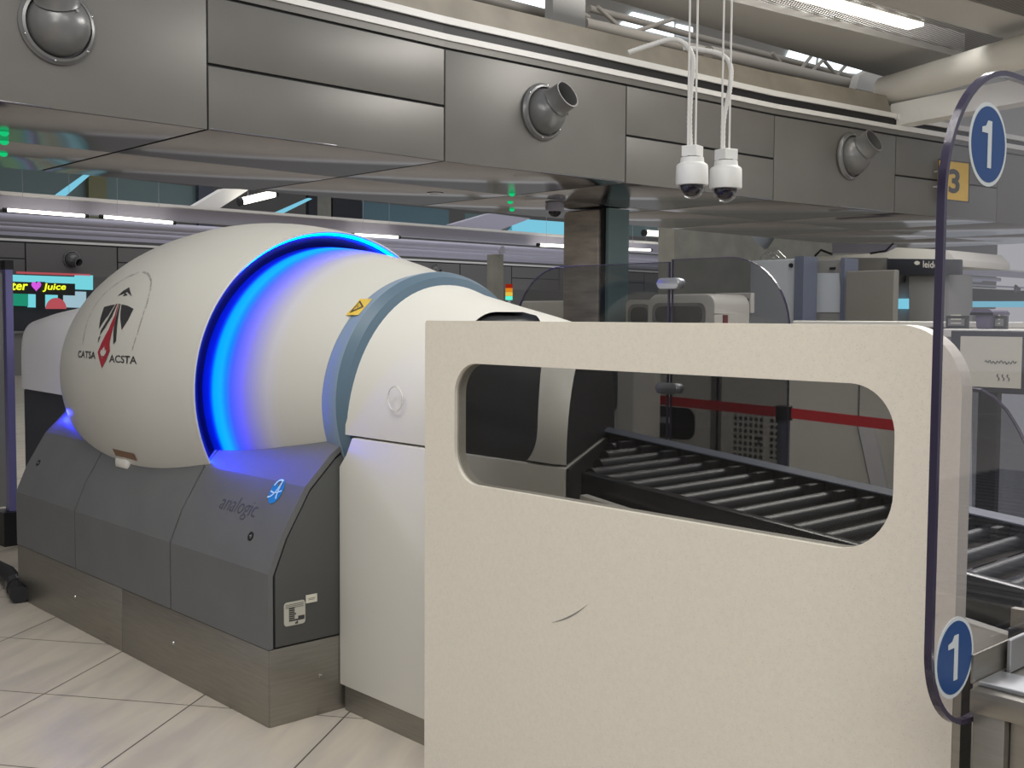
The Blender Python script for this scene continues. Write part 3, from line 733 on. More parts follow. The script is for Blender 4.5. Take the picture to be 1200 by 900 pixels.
# ================================================================== CLEAR SHIELD WITH NUMBER DISCS
SX = -.87
sh = empty('acrylic_shield', (SX, 2.0, .79), 'tall clear acrylic shield with rounded corners and two blue number discs', 'screen')
op = rrect(1.757, 2.28, .795, 1.935, [.05, .235, .155, .05], 16)
B().prism(YZ(op, SX), (-.012, 0, 0)).build('shield_sheet', M['acrylic'], sh)
def inset(pts, d):
    out = []
    n = len(pts)
    for i in range(n):
        a = Vector(pts[i-1]); b = Vector(pts[(i+1) % n]); t = (b-a).normalized(); out.append((pts[i][0]-t.y*d, pts[i][1]+t.x*d))
    return out
B().ringprism(YZ(op, SX+.0006), YZ(inset(op, .009), SX+.0006), (-.0135, 0, 0)).build('shield_edge', M['acr_edge'], sh, smooth=35)['label'] = 'dark polished edge'
def numdisc(cy, cz, r):
    n = 40
    d = B().prism(YZ([(cy+r*cos(2*pi*k/n), cz+r*sin(2*pi*k/n)) for k in range(n)], SX+.0008), (.001, 0, 0)).build('number_disc', M['signgrey'], sh)
    B().prism(YZ([(cy+r*.90*cos(2*pi*k/n), cz+r*.90*sin(2*pi*k/n)) for k in range(n)], SX+.0018), (.0006, 0, 0)).build('disc_face', M['blue'], d)
    h = r*1.12; w = r*.16
    pts = [(-w*.5+.002, -h/2), (w*.5+.002, -h/2), (w*.5+.002, h/2), (-w*.35, h/2), (-w*.9, h/2-h*.12), (-w*1.9, h/2-h*.16), (-w*1.9, h/2-h*.27), (-w*.5+.002, h/2-h*.27)]
    B().prism(YZ([(cy+a*1.25, cz+b) for a, b in pts], SX+.0026), (.0006, 0, 0)).build('numeral', M['signgrey'], d)
numdisc(1.906, 1.800, .071)
numdisc(1.838, .926, .070)
# steel plate clamping the foot of the shield
B().box((SX+.002, 1.90, .868), (SX+.006, 2.27, .918)).build('clamp_plate', M['steel'], sh)

B().box((SX, 1.95, .80), (-.861, 2.25, .866)).build('mounting_foot', M['steel'], sh)
# ================================================================== STEEL TABLE, RIGHT
tb_ = empty('steel_table', (-.4, 2.3, 0), 'scuffed stainless steel table under the clear shield at right', 'table')
TX0, TX1, TY0, TY1 = -.862, .25, 1.885, 2.30
B().box((TX0, TY0, .822), (TX1, TY0+.04, .862)).box((TX0, TY0+.04, .822), (TX0+.04, TY1, .862)).box((TX0+.04, TY0+.04, .83), (TX1, TY1, .856)).build('tabletop', M['steel'], tb_, bevel=.002)
for x, y in ((TX0+.03, TY0+.035), (TX1-.05, TY0+.035), (TX0+.03, TY1-.05), (TX1-.05, TY1-.05)):
    B().box((x-.028, y-.025, 0), (x+.028, y+.025, .822)).build('leg', M['steel'], tb_, bevel=.003)
lb = B().box((TX0+.075, TY0+.05, .745), (TX0+.20, TY0+.055, .818)).build('corner_bracket', M['alu'], tb_)
B().prism(XZ([(TX0+.06, .82), (TX0+.19, .82), (TX0+.06, .70)], TY0+.03), (0, .006, 0)).build('gusset', M['steel'], tb_)
B().tube([(TX0+.14, TY0+.08, .66), (TX0+.36, TY0+.08, .72)], .035, 16).build('cross_tube', M['postgrey'], tb_, smooth=40)
B().box((TX0+.07, TY0+.10, .25), (TX0+.5, TY0+.13, .815)).build('dark_interior_sheet', M['black'], tb_)  # black sheet added for the dark space under the table
bp_ = B().box((TX0+.004, 2.02, .864), (TX0+.012, 2.28, .925), bevel=.002).build('upright_bracket', M['alu'], tb_)
bp_['label'] = 'bluish upright bracket'
B().box((TX0+.0, TY0+.03, .862), (TX0+.09, TY0+.12, .870), bevel=.002).build('fixing_plate', M['alu'], tb_)
B().tube([(TX0+.07, TY0+.09, .872), (TX1, TY0+.09, .872)], .008, 10).build('edge_rod', M['chrome'], tb_, smooth=40)

def sd(u, v, dist): return CAM + _ray(u, v)*dist       # survey: point at a given depth
# ================================================================== HANGING THINGS
def nozzle(y, z, r, spout, label, xf):
    t = empty('air_nozzle', (xf, y, z), label, 'air nozzle', 'round air nozzles along the overhead bulkhead')
    O = Vector((xf, y, z))
    B().lathe([(0, 0), (0, r), (.012*r/.2, r), (.018*r/.2, r*.97), (.03*r/.2, r*.93), (.035*r/.2, r*.86), (.02*r/.2, r*.84)], O, (1, 0, 0), 48).build('flange', M['nozzle'], t, smooth=30)
    d = Vector(spout).normalized(); rb = r*.80
    c = O+Vector((.015, 0, 0))
    # ball joint: dome about the spout axis, clipped to the front of the wall
    b = B(); b.lathe([(rb*sin(a), rb*cos(a)) for a in [radians(-60+k*10) for k in range(13)]], c, d, 40)
    bmesh.ops.bisect_plane(b.bm, geom=b.bm.verts[:]+b.bm.edges[:]+b.bm.faces[:], plane_co=O+Vector((.01, 0, 0)), plane_no=(-1, 0, 0), clear_outer=True)
    b.build('ball_joint', M['nozzle'], t, smooth=40)
    rs = r*.50
    B().lathe([(rb*.80, rs*1.12), (rb*.92, rs*1.02), (rb*1.42, rs), (rb*1.44, rs*1.04), (rb*1.46, rs*1.04), (rb*1.46, rs*.92), (rb*.7, rs*.90)], c, d, 36).build('spout', M['nozzle'], t, smooth=30)
    B().lathe([(rb*.80, rs*.905), (rb*.80, 0)], c, d, 36).build('throat', M['black'], t)
    side = d.cross(Vector((0, 0, 1))).normalized(); p = c+(d*.80-Vector((0, 0, 1))*.45+side*-.35).normalized()*rb
    B().lathe([(-.01, r*.035), (r*.09, r*.045), (r*.10, 0)], p, (p-c), 12).build('clamp_screw', M['chrome'], t, smooth=30)
    for k in range(6): B().lathe([(r*.12, r*.03), (r*.16, r*.028), (r*.17, 0)], O+Vector((0, r*.93*cos(k*pi/3+.4), r*.93*sin(k*pi/3+.4))), (1, 0, 0), 8).build('screw', M['chrome'], t, smooth=30)
    return t
nozzle(2.345, 3.040, .205, (.52, -.22, .72), 'largest air nozzle, cut by the top edge of the photo', -6.12)
nozzle(5.992, 3.054, .214, (.83, .10, .40), 'air nozzle in the middle of the bulkhead, left of the hanging cameras', -6.15)
nozzle(10.0, 3.105, .235, (.74, .0, .40), 'air nozzle on the bulkhead between the hanging cameras and number 3 sign', -5.93)
def far_nozzle(u, v, r, label):
    p = sx(u, v, XF); nozzle(p.y, p.z, r, (.8, .3, -.3), label, XF)
far_nozzle(84, 304, .24, 'small distant air nozzle above the juice bar sign')
far_nozzle(509, 316, .20, 'small distant air nozzle beyond the slate blue collar')
far_nozzle(1190, 338, .24, 'small distant air nozzle seen through the clear shield')

def hung_camera(u, v, dist, label, conduit, rot):
    O = sd(u, v, dist); s = dist/FPX
    t = empty('dome_camera', O, label, 'security camera', 'white dome cameras hanging on wires')
    R = 19.2*s
    hz = lambda dv: -dv*s
    B().lathe([(hz(14), 0), (hz(14), R*.96), (hz(12), R*1.0), (hz(-8), R*.97), (hz(-10), R*.92), (hz(-12), R*.74), (hz(-18), R*.70), (hz(-18), 0)], O, (0, 0, 1), 20).build('housing', M['skin_camera'], t, smooth=25)
    B().lathe([(hz(14), R*.84)]+[(hz(14)-R*.82*sin(a), R*.82*cos(a)) for a in [radians(k*9) for k in range(10)]]+[(hz(14)-R*.82, 0)], O, (0, 0, 1), 32).build('dome', M['domeclear'], t, smooth=50)
    B().lathe([(hz(13.5), R*.72)]+[(hz(14)-R*.70*sin(a), R*.70*cos(a)) for a in [radians(k*10) for k in range(9)]]+[(hz(14)-R*.70, 0)], O, (0, 0, 1), 28).build('lens_ball', M['lens'], t, smooth=50)
    B().lathe([(hz(-18), R*.5), (hz(-20), R*.5)], O, (0, 0, 1), 20).build('neck', M['black'], t)
    w = 9.6*s; a = B().box((-w, -w, hz(-19)), (w, w, hz(-31.5)), bevel=.003)
    for vv in a.bm.verts:
        x_, y_ = vv.co.x, vv.co.y; vv.co = Vector((O.x+x_*cos(rot)-y_*sin(rot), O.y+x_*sin(rot)+y_*cos(rot), O.z+vv.co.z))
    a.build('mounting_box', M['skin_camera'], t)
    for du in (-5, 4):
        p = sd(u+du, v-31, dist); B().tube([p, (p.x, p.y, 4.22)], .0055, 8).build('suspension_wire', M['conduit'], t, smooth=50)
    pts = [sd(*q, dist+.02) for q in conduit]
    fine = []
    for i in range(len(pts)-1):
        q0, q1, q2, q3 = pts[max(i-1, 0)], pts[i], pts[i+1], pts[min(i+2, len(pts)-1)]
        for k in range(14):
            tt = k/14; fine.append(.5*((2*q1)+(q2-q0)*tt+(2*q0-5*q1+4*q2-q3)*tt*tt+(3*q1-q0-3*q2+q3)*tt**3))
    B().tube(fine, [.0145 if k % 2 else .0125 for k in range(len(fine))], 10).build('conduit', M['conduit'], t, smooth=60)
    return t
hung_camera(811, 203, 5.9, 'white dome camera hanging on wires, the left one of the pair', [(809, 172), (808, 140), (810, 100), (812, 70), (804, 53), (788, 46), (762, 53), (735, 62)], YAW+pi/4+.2)
hung_camera(850.5, 207, 6.15, 'white dome camera hanging on wires, the right one of the pair', [(847, 177), (848, 140), (855, 105), (856, 78), (845, 64), (820, 58), (800, 56)], YAW+pi/4-.25)
# dome camera fixed under the soffit
p = sz(650, 238, ZB); t = empty('dome_camera', p, 'small dome camera fixed under the polished soffit left of the column', 'security camera')
B().lathe([(0, 0), (0, .085), (-.035, .09), (-.075, .086), (-.08, .07), (-.08, 0)], p, (0, 0, 1), 28).build('housing', M['lav'], t, smooth=35)
B().lathe([(-.08+.0-.055*sin(a), .062*cos(a)) for a in [radians(k*10) for k in range(9)]]+[(-.135, 0)], p, (0, 0, 1), 24).build('dome', M['lens'], t, smooth=50)
# downlight in the soffit; glowing green dots stand in for reflections
p = sz(510, 226, ZB); t = empty('downlight', p, 'round recessed downlight in the polished soffit above the white shell', 'light')
B().lathe([(-.004, .075), (-.008, .075), (-.008, .058), (.0, .055)], p, (0, 0, 1), 28).build('trim_ring', M['chrome'], t)
B().lathe([(-.003, .056), (-.003, 0)], p, (0, 0, 1), 24).build('lamp', M['strip'], t)
for (us, lb_) in ((((600, 227), (598, 236), (600, 245)), 'glowing green dots added for reflections, in a row under the soffit left of the column'), (((5, 155), (5, 165.5), (4, 179.5)), 'glowing green dots added for reflections under the soffit at the far left edge')):
    p = sz(*us[0], ZB); t = empty('green_reflection_dots', p, lb_, 'signal light')
    for k, (u, v) in enumerate(us):
        q = sz(u, v, ZB); B().lathe([(0, .027), (-.012, .026), (-.022, .015), (-.025, 0)], q, (0, 0, 1), 18).build('lamp', M['green'], t, smooth=60)
# yellow number board
t = empty('number_board', sd(1117, 211, 11.8), 'yellow square board with a black 3 behind the clear shield', 'sign')
c4 = [sd(1100, 187, 11.8), sd(1136, 191, 11.8), sd(1135, 237, 11.8), sd(1099, 233, 11.8)]
nrm = (c4[1]-c4[0]).cross(c4[3]-c4[0]).normalized()
if nrm.dot(CAM-c4[0]) < 0: nrm = -nrm
B().prism(c4, -nrm*.02).build('board', M['yellow'], t)
exx = (c4[1]-c4[0]); eyy = (c4[0]-c4[3])
B().ringprism([c-(c-(c4[0]+c4[2])/2)*-.03 for c in c4], [c-(c-(c4[0]+c4[2])/2)*.03 for c in c4], nrm*.004).build('board_edge', M['ink'], t)
lettering('numeral', '3', lambda a, b: c4[3]+exx*(.34+a)+eyy*(.18+b)+nrm*.004, M['ink'], t, w=.36, h=.62, bold=.03)
for q in (c4[0]*.7+c4[3]*.3, c4[0]*.3+c4[3]*.7): B().tube([q*.97+c4[1]*.03-nrm*.01, Vector((-5.95, q.y, q.z))], .010, 8).build('bracket_arm', M['beam'], t)

# ================================================================== LEFT EDGE
bp0 = sx(3.5, 305, -7.6); bp1 = sx(12, 305, -7.6)
t = empty('barrier_post', (-7.6, (bp0.y+bp1.y)/2, 0), 'tall barrier post with painted blue reflection and black cap at far left edge', 'post')
B().box((-7.64, bp0.y, .22), (-7.56, bp1.y, bp0.z-.06)).build('upright', M['post_reflect'], t)
B().box((-7.645, bp0.y-.004, bp0.z-.06), (-7.555, bp1.y+.004, bp0.z)).build('cap', M['black'], t)
B().box((-7.70, bp0.y-.06, 0), (-7.50, bp1.y+.10, .22)).build('base', M['black'], t)
B().box((-7.60, bp0.y-1.2, .25), (-7.585, bp0.y-.012, bp0.z-.08)).build('screen_sheet', M['cabdark'], t)
cbp = [sz(-30, 655, .05), sz(-8, 664, .05), sz(8, 672, .05), sz(18, 684, .05), sz(23, 697, .045)]
c_ = B().tube(cbp, .048, 14).build('floor_hose', M['black'], smooth=50)
tag(c_, 'thick black hose lying on the floor at far left', 'hose')
B().tube([cbp[3]-Vector((0, 0, .0)), cbp[3]+(cbp[4]-cbp[3])*.4], .054, 14).build('hose_collar', M['rail'], c_, smooth=40)
# juice bar shop front far behind
JX = -29.2
jb = empty('juice_bar', sx(50, 362, JX), 'bright distant juice bar with yellow lettering at far left', 'shop front')
def jq(name, u0, v0, u1, v1, mat, off=0., par=None):
    return B().prism([sx(u0, v0, JX+off), sx(u1, v0+(u1-u0)*.035, JX+off), sx(u1, v1+(u1-u0)*.035, JX+off), sx(u0, v1, JX+off)], (-.05, 0, 0)).build(name, mat, par or jb)
ec = emit('sign_cyan', (.20, .72, .80), .9); eg = emit('sign_green', (.02, .33, .20), .8); ep_ = emit('sign_pale', (.42, .62, .72), .8); er = emit('sign_red', (.55, .10, .12), .8)
jq('cyan_board', -40, 320, 108, 329, ec); jq('red_trim', 20, 318.2, 106, 320.5, er, .02); fas = jq('black_fascia', -40, 328, 88, 342, M['black'], .03); jq('cyan_board', 88, 322, 109, 339, ec, .02)
jq('green_board', 11, 341, 33, 358, eg); jq('cyan_board', 33, 341, 42, 360, ec); jq('dark_gap', 42, 330, 53, 360, M['black'], .01); jq('cyan_board', 53, 341, 68, 360, ec, .0); jq('poster', 74, 341, 101, 360, ep_, .02); jq('dark_gap', 68, 341, 74, 360, M['black'], .02)
a_, b__ = sx(-40, 360, JX), sx(112, 360, JX)
B().box((JX-.35, a_.y, 0), (JX-.12, b__.y, 2.52)).build('back_wall', M['dark'], jb)
B().box((JX-.10, a_.y, 0), (JX+.5, b__.y, 1.05)).box((JX-.10, a_.y, 1.05), (JX+.6, b__.y, 1.10)).build('bar_counter', M['cabdark'], jb)
rr = [sx(66+12*cos(pi*k/12), 362-13*sin(pi*k/12), JX+.04) for k in range(13)]
B().prism(rr, (-.04, 0, 0)).build('red_round', er, jb)
yl = emit('sign_yellow_letters', (.85, .95, .03), 1.3)
e1 = (sx(60, 340, JX+.09)-sx(50, 340, JX+.09)); e2 = (sx(50, 330, JX+.09)-sx(50, 340, JX+.09))
def jmap(u, v): return lambda a, b: sx(u, v, JX+.09)+e1*(a/10)+e2*(b/10)+Vector((0, 0, 0))
lettering('sign_lettering', 'ster', jmap(7, 340), yl, fas, w=25, h=9, shear=.15, bold=.02)
lettering('sign_lettering', 'Juice', jmap(50, 342), yl, fas, w=27.5, h=10, shear=.15, bold=.02)
hp = [(16*sin(q)**3, 13*cos(q)-5*cos(2*q)-2*cos(3*q)-cos(4*q)) for q in [2*pi*k/32 for k in range(32)]]
B().faces([jmap(42.5, 335)(a*.36, b*.40) for a, b in hp], [tuple(range(32))]).build('purple_heart', emit('sign_purple', (.75, .12, .85), .9), fas)

# ================================================================== BEHIND THE CONVEYOR: GUARDS, BARRIER, SECOND LANE
GY = 3.48
g1 = empty('smoked_guard', (-3.3, GY, .9), 'smoked clear guard sheet with rounded corner behind the entry hood, in front of the column', 'guard screen')
gl = rrect(-3.745, -2.848, .90, 1.726, [.0, .30, 0, 0], 12)
B().prism(XZ(gl, GY), (0, .010, 0)).build('guard_sheet', M['guard'], g1)
g2 = empty('smoked_guard', (-2.55, GY, .9), 'smoked clear guard sheet with large rounded top corner in front of the grey cabinets', 'guard screen')
gr_ = rrect(-2.836, -2.293, .90, 1.735, [.27, 0, 0, 0], 14)
B().prism(XZ(gr_, GY), (0, .010, 0)).build('guard_sheet', M['guard'], g2)
for e_, gg in ((gl, g1), (gr_, g2)):
    B().ringprism(XZ(e_, GY-.0006), XZ([(a-(a-sum(p[0] for p in e_)/len(e_))*.008, b-(b-1.3)*.008) for a, b in e_], GY-.0006), (0, .0112, 0)).build('sheet_edge', M['acr_edge'], gg)
for z in (1.640, 1.225):
    B().prism(XZ(rrect(-2.898, -2.786, z-.022, z+.022, .022, 6), GY-.018), (0, .046, 0)).build('clamp', M['alu'], g2, bevel=.004)
for x_ in (-3.6, -3.0): B().box((x_-.02, GY-.01, .6), (x_+.02, GY+.02, .93)).build('foot_bracket', M['rail'], g1)
for x_ in (-2.7, -2.4): B().box((x_-.02, GY-.01, .6), (x_+.02, GY+.02, .93)).build('foot_bracket', M['rail'], g2)

# dark cabinet, white upright of the second lane
BY = 5.25
c_ = B().box(sy(600, 430, 4.9)*1.0-Vector((0, 0, .1))+Vector((0, 0, .3)), Vector((sy(722, 430, 6.0).x, 6.0, 0)), bevel=.01)
tag(c_.build('dark_cabinet', M['dark']), 'black cabinet of the next lane behind the hood, seen through the panel window', 'cabinet')
u0, u1 = sy(723, 430, 5.0).x, sy(743, 430, 5.0).x
t = empty('white_upright', ((u0+u1)/2, 5.0, 0), 'white upright post with a flared bracket seen through the panel window', 'post')
B().box((u0, 5.0, .72), (u1, 5.25, 1.42), bevel=.012).build('upright', M['white'], t)
B().prism([sy(723, 478, 5.02), sy(700, 514, 5.02), sy(723, 520, 5.02)], (0, .05, 0)).build('flared_bracket', M['white'], t)
B().box((u0+.0, 5.05, 0), (u1-.06, 5.2, .72)).build('foot', M['alu'], t)

# belt barrier
def stanchion(u, v0, y, label, wd=.030):
    q = sy(u, v0, y); t = empty('belt_post', (q.x, y, 0), label, 'barrier post', 'belt barrier posts')
    B().lathe([(0, 0), (0, .16), (.02, .15), (.03, .04)], (q.x, y, 0), (0, 0, 1), 24).build('base', M['black'], t, smooth=35)
    B().tube([(q.x, y, .03), (q.x, y, q.z-.06)], .034, 20).build('pole', M['postgrey'], t, smooth=40)
    B().lathe([(-.075, 0), (-.075, .045), (0, .045), (.004, .04), (.004, 0)], (q.x, y, q.z), (0, 0, 1), 20).build('belt_head', M['black'], t, smooth=35)
    return q
q1 = stanchion(919, 476, 5.25, 'slate belt barrier post with black head, right of the dotted grille')
def beltpt(u, v): return sz(u, v, .955)
pa, pb_, pc = q1+Vector((.03, 0, -.035)), sy(1130, 508, 5.35), sy(736, 465, 5.45)
bb = B()
for a, b in ((pc, q1+Vector((-.03, 0, -.035))), (pa, pb_)):
    bb.prism([a+Vector((0, 0, -.028)), b+Vector((0, 0, -.028)), b+Vector((0, 0, .028)), a+Vector((0, 0, .028))], (0, .004, 0))
tag(bb.build('barrier_belt', M['belt']), 'long red webbing belt stretched across in front of the white machine', 'belt')

# second scanner: long white machine body
Y2 = 6.3
m2 = empty('white_machine', (sy(900, 500, Y2).x, Y2, 0), 'long white machine body of the next lane behind the red belt', 'machine')
xl, xr = sy(742, 430, Y2).x, sy(1330, 430, Y2).x
B().box((xl, Y2, .36), (xr, Y2+1.0, 1.455), bevel=.02).build('body', M['white'], m2)
B().box((xl+.05, Y2+.05, 0), (xr, Y2+.95, .36)).build('base', M['black'], m2)
def yq(name, u0, v0, u1, v1, mat, par, r=.0, y=Y2, d=.012, seg=6):
    a, b = sy(u0, v1, y), sy(u1, v0, y); a.z, b.z = min(a.z, b.z), max(a.z, b.z)
    return B().prism(XZ(rrect(a.x, b.x, a.z, b.z, r, seg), y-d), (0, d, 0)).build(name, mat, par)
yq('oval_window', 765, 479, 815, 511, M['blackgloss'], m2, .075)
yq('window_light', 775, 489, 786, 495, M['cab'], m2, .0, d=.016)
yq('side_window', 739, 471, 748, 486, M['blackgloss'], m2, .03)
yq('joint_strip', 833, 440, 846, 536, M['cabdark'], m2); yq('joint_gap', 840, 440, 844, 534, M['black'], m2, d=.018)
dr = yq('grille_door', 853, 480, 925, 552, M['white'], m2, .01, d=.02)
yq('dotted_grille', 858, 487, 896, 536, M['grille'], dr, y=Y2-.02, d=.004); yq('dotted_grille', 901, 490, 914, 537, M['grille'], dr, y=Y2-.02, d=.004)
yq('door_latch', 888, 512, 890, 521, M['black'], dr, y=Y2-.024, d=.004)
yq('joint_gap', 1006, 450, 1008, 490, M['cabdark'], m2)
B().prism([sy(1006, 488, Y2), sy(1024, 488, Y2), sy(1046, 590, Y2), sy(1028, 590, Y2)], (0, -.03, 0)).build('sloping_brace', M['white_cool'], m2)
B().prism([sy(1003, 488, Y2), sy(1006, 488, Y2), sy(1028, 590, Y2), sy(1025, 590, Y2)], (0, -.012, 0)).build('brace_shadow_gap', M['cabdark'], m2)
B().box((sy(928, 400, 6.1).x, 6.1, 1.46), (xr, 7.1, 1.495), bevel=.008).build('worktop', M['white'], m2)

# inspection hoods on the next lane
def lane_hood(u0, u1, v0, vb, y, w0, w1, wv0, wv1, label, rad):
    a, b = sy(u0, vb, y), sy(u1, v0, y)
    t = empty('inspection_hood', ((a.x+b.x)/2, y, a.z), label, 'hood', 'rounded white inspection hoods on the next lane')
    B().prism(XZ(rrect(a.x, b.x, min(a.z, 1.2), b.z, [rad, rad, 0, 0], 8), y), (0, .5, 0)).build('hood_shell', M['white'], t, bevel=.02)
    c, d = sy(w0, wv1, y), sy(w1, wv0, y)
    B().prism(XZ(rrect(c.x, d.x, c.z, d.z, (d.z-c.z)*.42, 8), y-.006), (0, .01, 0)).build('hood_window', M['blackgloss'], t)
    B().ringprism(XZ(rrect(c.x-.03, d.x+.03, c.z-.03, d.z+.03, (d.z-c.z)*.5, 8), y-.010), XZ(rrect(c.x, d.x, c.z, d.z, (d.z-c.z)*.42, 8), y-.010), (0, .012, 0)).build('window_rim', M['cabdark'], t)
lane_hood(758, 838, 344, 400, 7.6, 768, 824, 359, 378, 'rounded white hood of the next lane with wide dark window, right of the glass joint', .10)
lane_hood(732, 768, 351, 400, 8.3, 739, 760, 360, 380, 'partly hidden white hood of the next lane next to the steel column', .05)
lane_hood(610, 690, 352, 400, 8.6, 664, 680, 361, 376, 'pale hood seen through smoked guard left of the column', .03)
# control monitor with dark red picture, small table lamp
t = empty('control_monitor', sy(860, 360, 8.2), 'dark control monitor with red picture behind the smoked guard', 'monitor')
a, b = sy(838, 367, 8.2), sy(880, 343, 8.2)
B().box((a.x, 8.2, a.z), (b.x, 8.26, b.z), bevel=.008).build('casing', M['white'], t)
a2, b2 = sy(842, 363, 8.18), sy(876, 350, 8.18); B().box((a2.x, 8.18, a2.z), (b2.x, 8.2, b2.z)).build('screen', emit('screen_red', (.05, .008, .006), .6), t)
B().box(((a.x+b.x)/2-.05, 8.22, 0), ((a.x+b.x)/2+.05, 8.25, a.z)).build('stand', M['cabdark'], t)
q = sy(850, 369, 7.42); t = empty('small_table', (q.x, 7.42, 0), 'small round top on a red stem behind the cream panel', 'stand')
B().lathe([(0, 0), (0, .10), (.012, .10), (.018, 0)], (q.x, 7.42, q.z), (0, 0, 1), 20).build('round_top', M['white'], t, smooth=30)
B().tube([(q.x, 7.42, 0), (q.x, 7.42, q.z)], .022, 12).build('stem', M['red'], t, smooth=40)
# signal tower
q = sd(596.5, 342, 8.6); s_ = 8.6/FPX
t = empty('signal_tower', q, 'small stacked red amber and green signal light behind the entry hood', 'signal light')
for k, (nm, cc, e_) in enumerate((('red_lens', (.55, .03, .01), .5), ('amber_lens', (.85, .28, .02), .8), ('yellow_lens', (.9, .65, .08), .8), ('green_lens', (.10, .75, .55), 1.2))):
    zt = q.z+(9-k*4.7)*s_; B().lathe([(-4.4*s_, 0), (-4.4*s_, 4.2*s_), (0, 4.2*s_), (0, 0)], (q.x, q.y, zt), (0, 0, 1), 16).build(nm, emit(nm, cc, e_), t, smooth=40)
B().tube([(q.x, q.y, 0), (q.x, q.y, q.z-9.6*s_)], 2*s_, 10).build('pole', M['alu'], t, smooth=40)
# far white upright with a disc
struct(B().prism([sx(578, 298, -18), sx(590, 298, -18), sx(590, 420, -18), sx(578, 420, -18)], (-.2, 0, 0)).build('pillar', M['concrete']))
struct(B().lathe([(0, 0), (0, .085), (.05, .085), (.05, 0)], sx(587, 293, -17.9), (1, 0, 0), 24).build('pillar_cap', M['lav']))

# grey-blue cabinets and the body scanner
def cabinet(u0, u1, v0, y, label, mats, inset_px=None, depth=.24):
    a, b = sy(u0, 368, y), sy(u1, v0, y)
    t = empty('equipment_cabinet', ((a.x+b.x)/2, y, 0), label, 'cabinet')
    B().box((a.x, y, 0), (b.x, y+depth, b.z), bevel=.012).build('cabinet_body', mats[0], t)
    if inset_px:
        c, d = sy(inset_px[0], inset_px[3], y-.006), sy(inset_px[2], inset_px[1], y-.006)
        B().prism([sy(inset_px[0]+4, inset_px[1], y-.006), sy(inset_px[2]-4, inset_px[1], y-.006), sy(inset_px[2], inset_px[3], y-.006), sy(inset_px[0], inset_px[3], y-.006)], (0, .012, 0)).build('front_panel', mats[1], t)
    return t
t = cabinet(878, 936, 303, 9.0, 'tall pale blue-grey cabinet with wire clips on its top', [M['cab'], M['cab']])
p = sy(905, 303, 9.1)
for dx in (-.06, .0, .07): B().tube([p+Vector((dx-.08, 0, 0)), p+Vector((dx, 0, .07)), p+Vector((dx+.08, 0, 0))], .006, 6).build('wire_clip', M['chrome'], t)
q = sy(927, 311, 8.99); B().lathe([(0, 0), (0, .022), (.01, .02), (.01, 0)], (q.x, 8.99, q.z), (0, -1, 0), 14).build('latch', M['black'], t)
a = sy(930, 368, 8.97); b = sy(942, 300, 8.97); B().box((a.x, 8.97, 0), (b.x, 9.2, b.z)).build('corner_post', M['postgrey'], t)
t = cabinet(942, 990, 303, 9.3, 'grey equipment cabinet with pale blue door, between the tall cabinet and flat panel', [M['cabdark'], M['cab']], (937, 320, 987, 366))
a = sy(972, 316, 9.28); b = sy(978, 313, 9.28); B().box((a.x, 9.28, a.z), (b.x, 9.3, b.z)).build('name_tag', M['black'], t)
a = sy(984, 368, 9.26); b = sy(990, 302, 9.26); B().box((a.x, 9.26, 0), (b.x, 9.5, b.z)).build('corner_post', M['postgrey'], t)
cabinet(990, 1049, 316, 9.2, 'plain taupe flat panel left of the body scanner', [M['bulk'], M['bulk']], None, .08)
bs = empty('body_scanner', (sy(1040, 368, 10.4).x, 10.4, 0), 'walk-in body scanner with white roof and dark lettered band', 'body scanner')
BSY = 10.4
def yp(name, pts, mat, d, y=BSY, par=bs): return B().prism([sy(u, v, y) for u, v in pts], (0, d, 0)).build(name, mat, par, bevel=.006)
yp('roof', [(955, 301), (1038, 296), (1050, 290), (1110, 293), (1120, 304), (1120, 312), (955, 312)], M['white'], 1.2)
yp('side_wall', [(990, 302), (1040, 302), (1040, 330), (990, 330)], M['bulk'], .5, BSY-.02)
bnd = yp('dark_band', [(1039, 303), (1125, 304), (1125, 322), (1052, 322), (1039, 316)], M['dark'], .06, BSY-.08)
yp('pillar_panel', [(1065, 320), (1112, 320), (1112, 420), (1065, 420)], M['cabdark'], .5, BSY-.02)
yp('lit_recess', [(1049, 350), (1065, 350), (1065, 362), (1049, 362)], M['cyanwin'], .02, BSY+.3)
yp('recess', [(1046, 322), (1067, 322), (1067, 420), (1046, 420)], M['cab'], .02, BSY+.35)
for ua, ub in ((992, 1038), (1068, 1110)): B().box((sy(ua, 400, BSY).x, BSY, 0), (sy(ub, 400, BSY).x, BSY+.5, 1.45)).build('side_pillar', M['cabdark'], bs)
o_ = sy(1081.5, 313.5, BSY-.085); ex_ = (sy(1091.5, 314, BSY-.085)-o_)/10; ez_ = Vector((0, 0, (sy(1081.5, 303.5, BSY-.085)-o_).z/10))
lettering('band_lettering', 'leidos', lambda a, b: o_+ex_*a+ez_*b, M['white'], bnd, w=21, h=8, bold=.015)
B().faces([o_+ex_*(-7+3.6*cos(q)*(1.1 if k % 2 else .8))+ez_*(5+2.4*sin(q)) for k, q in enumerate([2*pi*i/14 for i in range(14)])], [tuple(range(14))]).build('band_mark', M['white'], bnd)
B().tube([sy(955, 300, BSY-.1), sy(962, 293, BSY-.1), sy(975, 298, BSY-.1)], .012, 8).build('roof_cable', M['black'], bs)
B().tube([sy(1020, 297, BSY-.1), sy(1038, 294, BSY-.1), sy(1047, 285, BSY-.1)], .010, 8).build('roof_cable', M['black'], bs)
# pale overhead sign board above the scanner
struct(B().prism([sy(975, 285, 11.5), sy(1046, 287, 11.5), sy(1040, 296, 11.5), sy(975, 297, 11.5)], (0, .1, 0)).build('ceiling_panel', M['lav']))

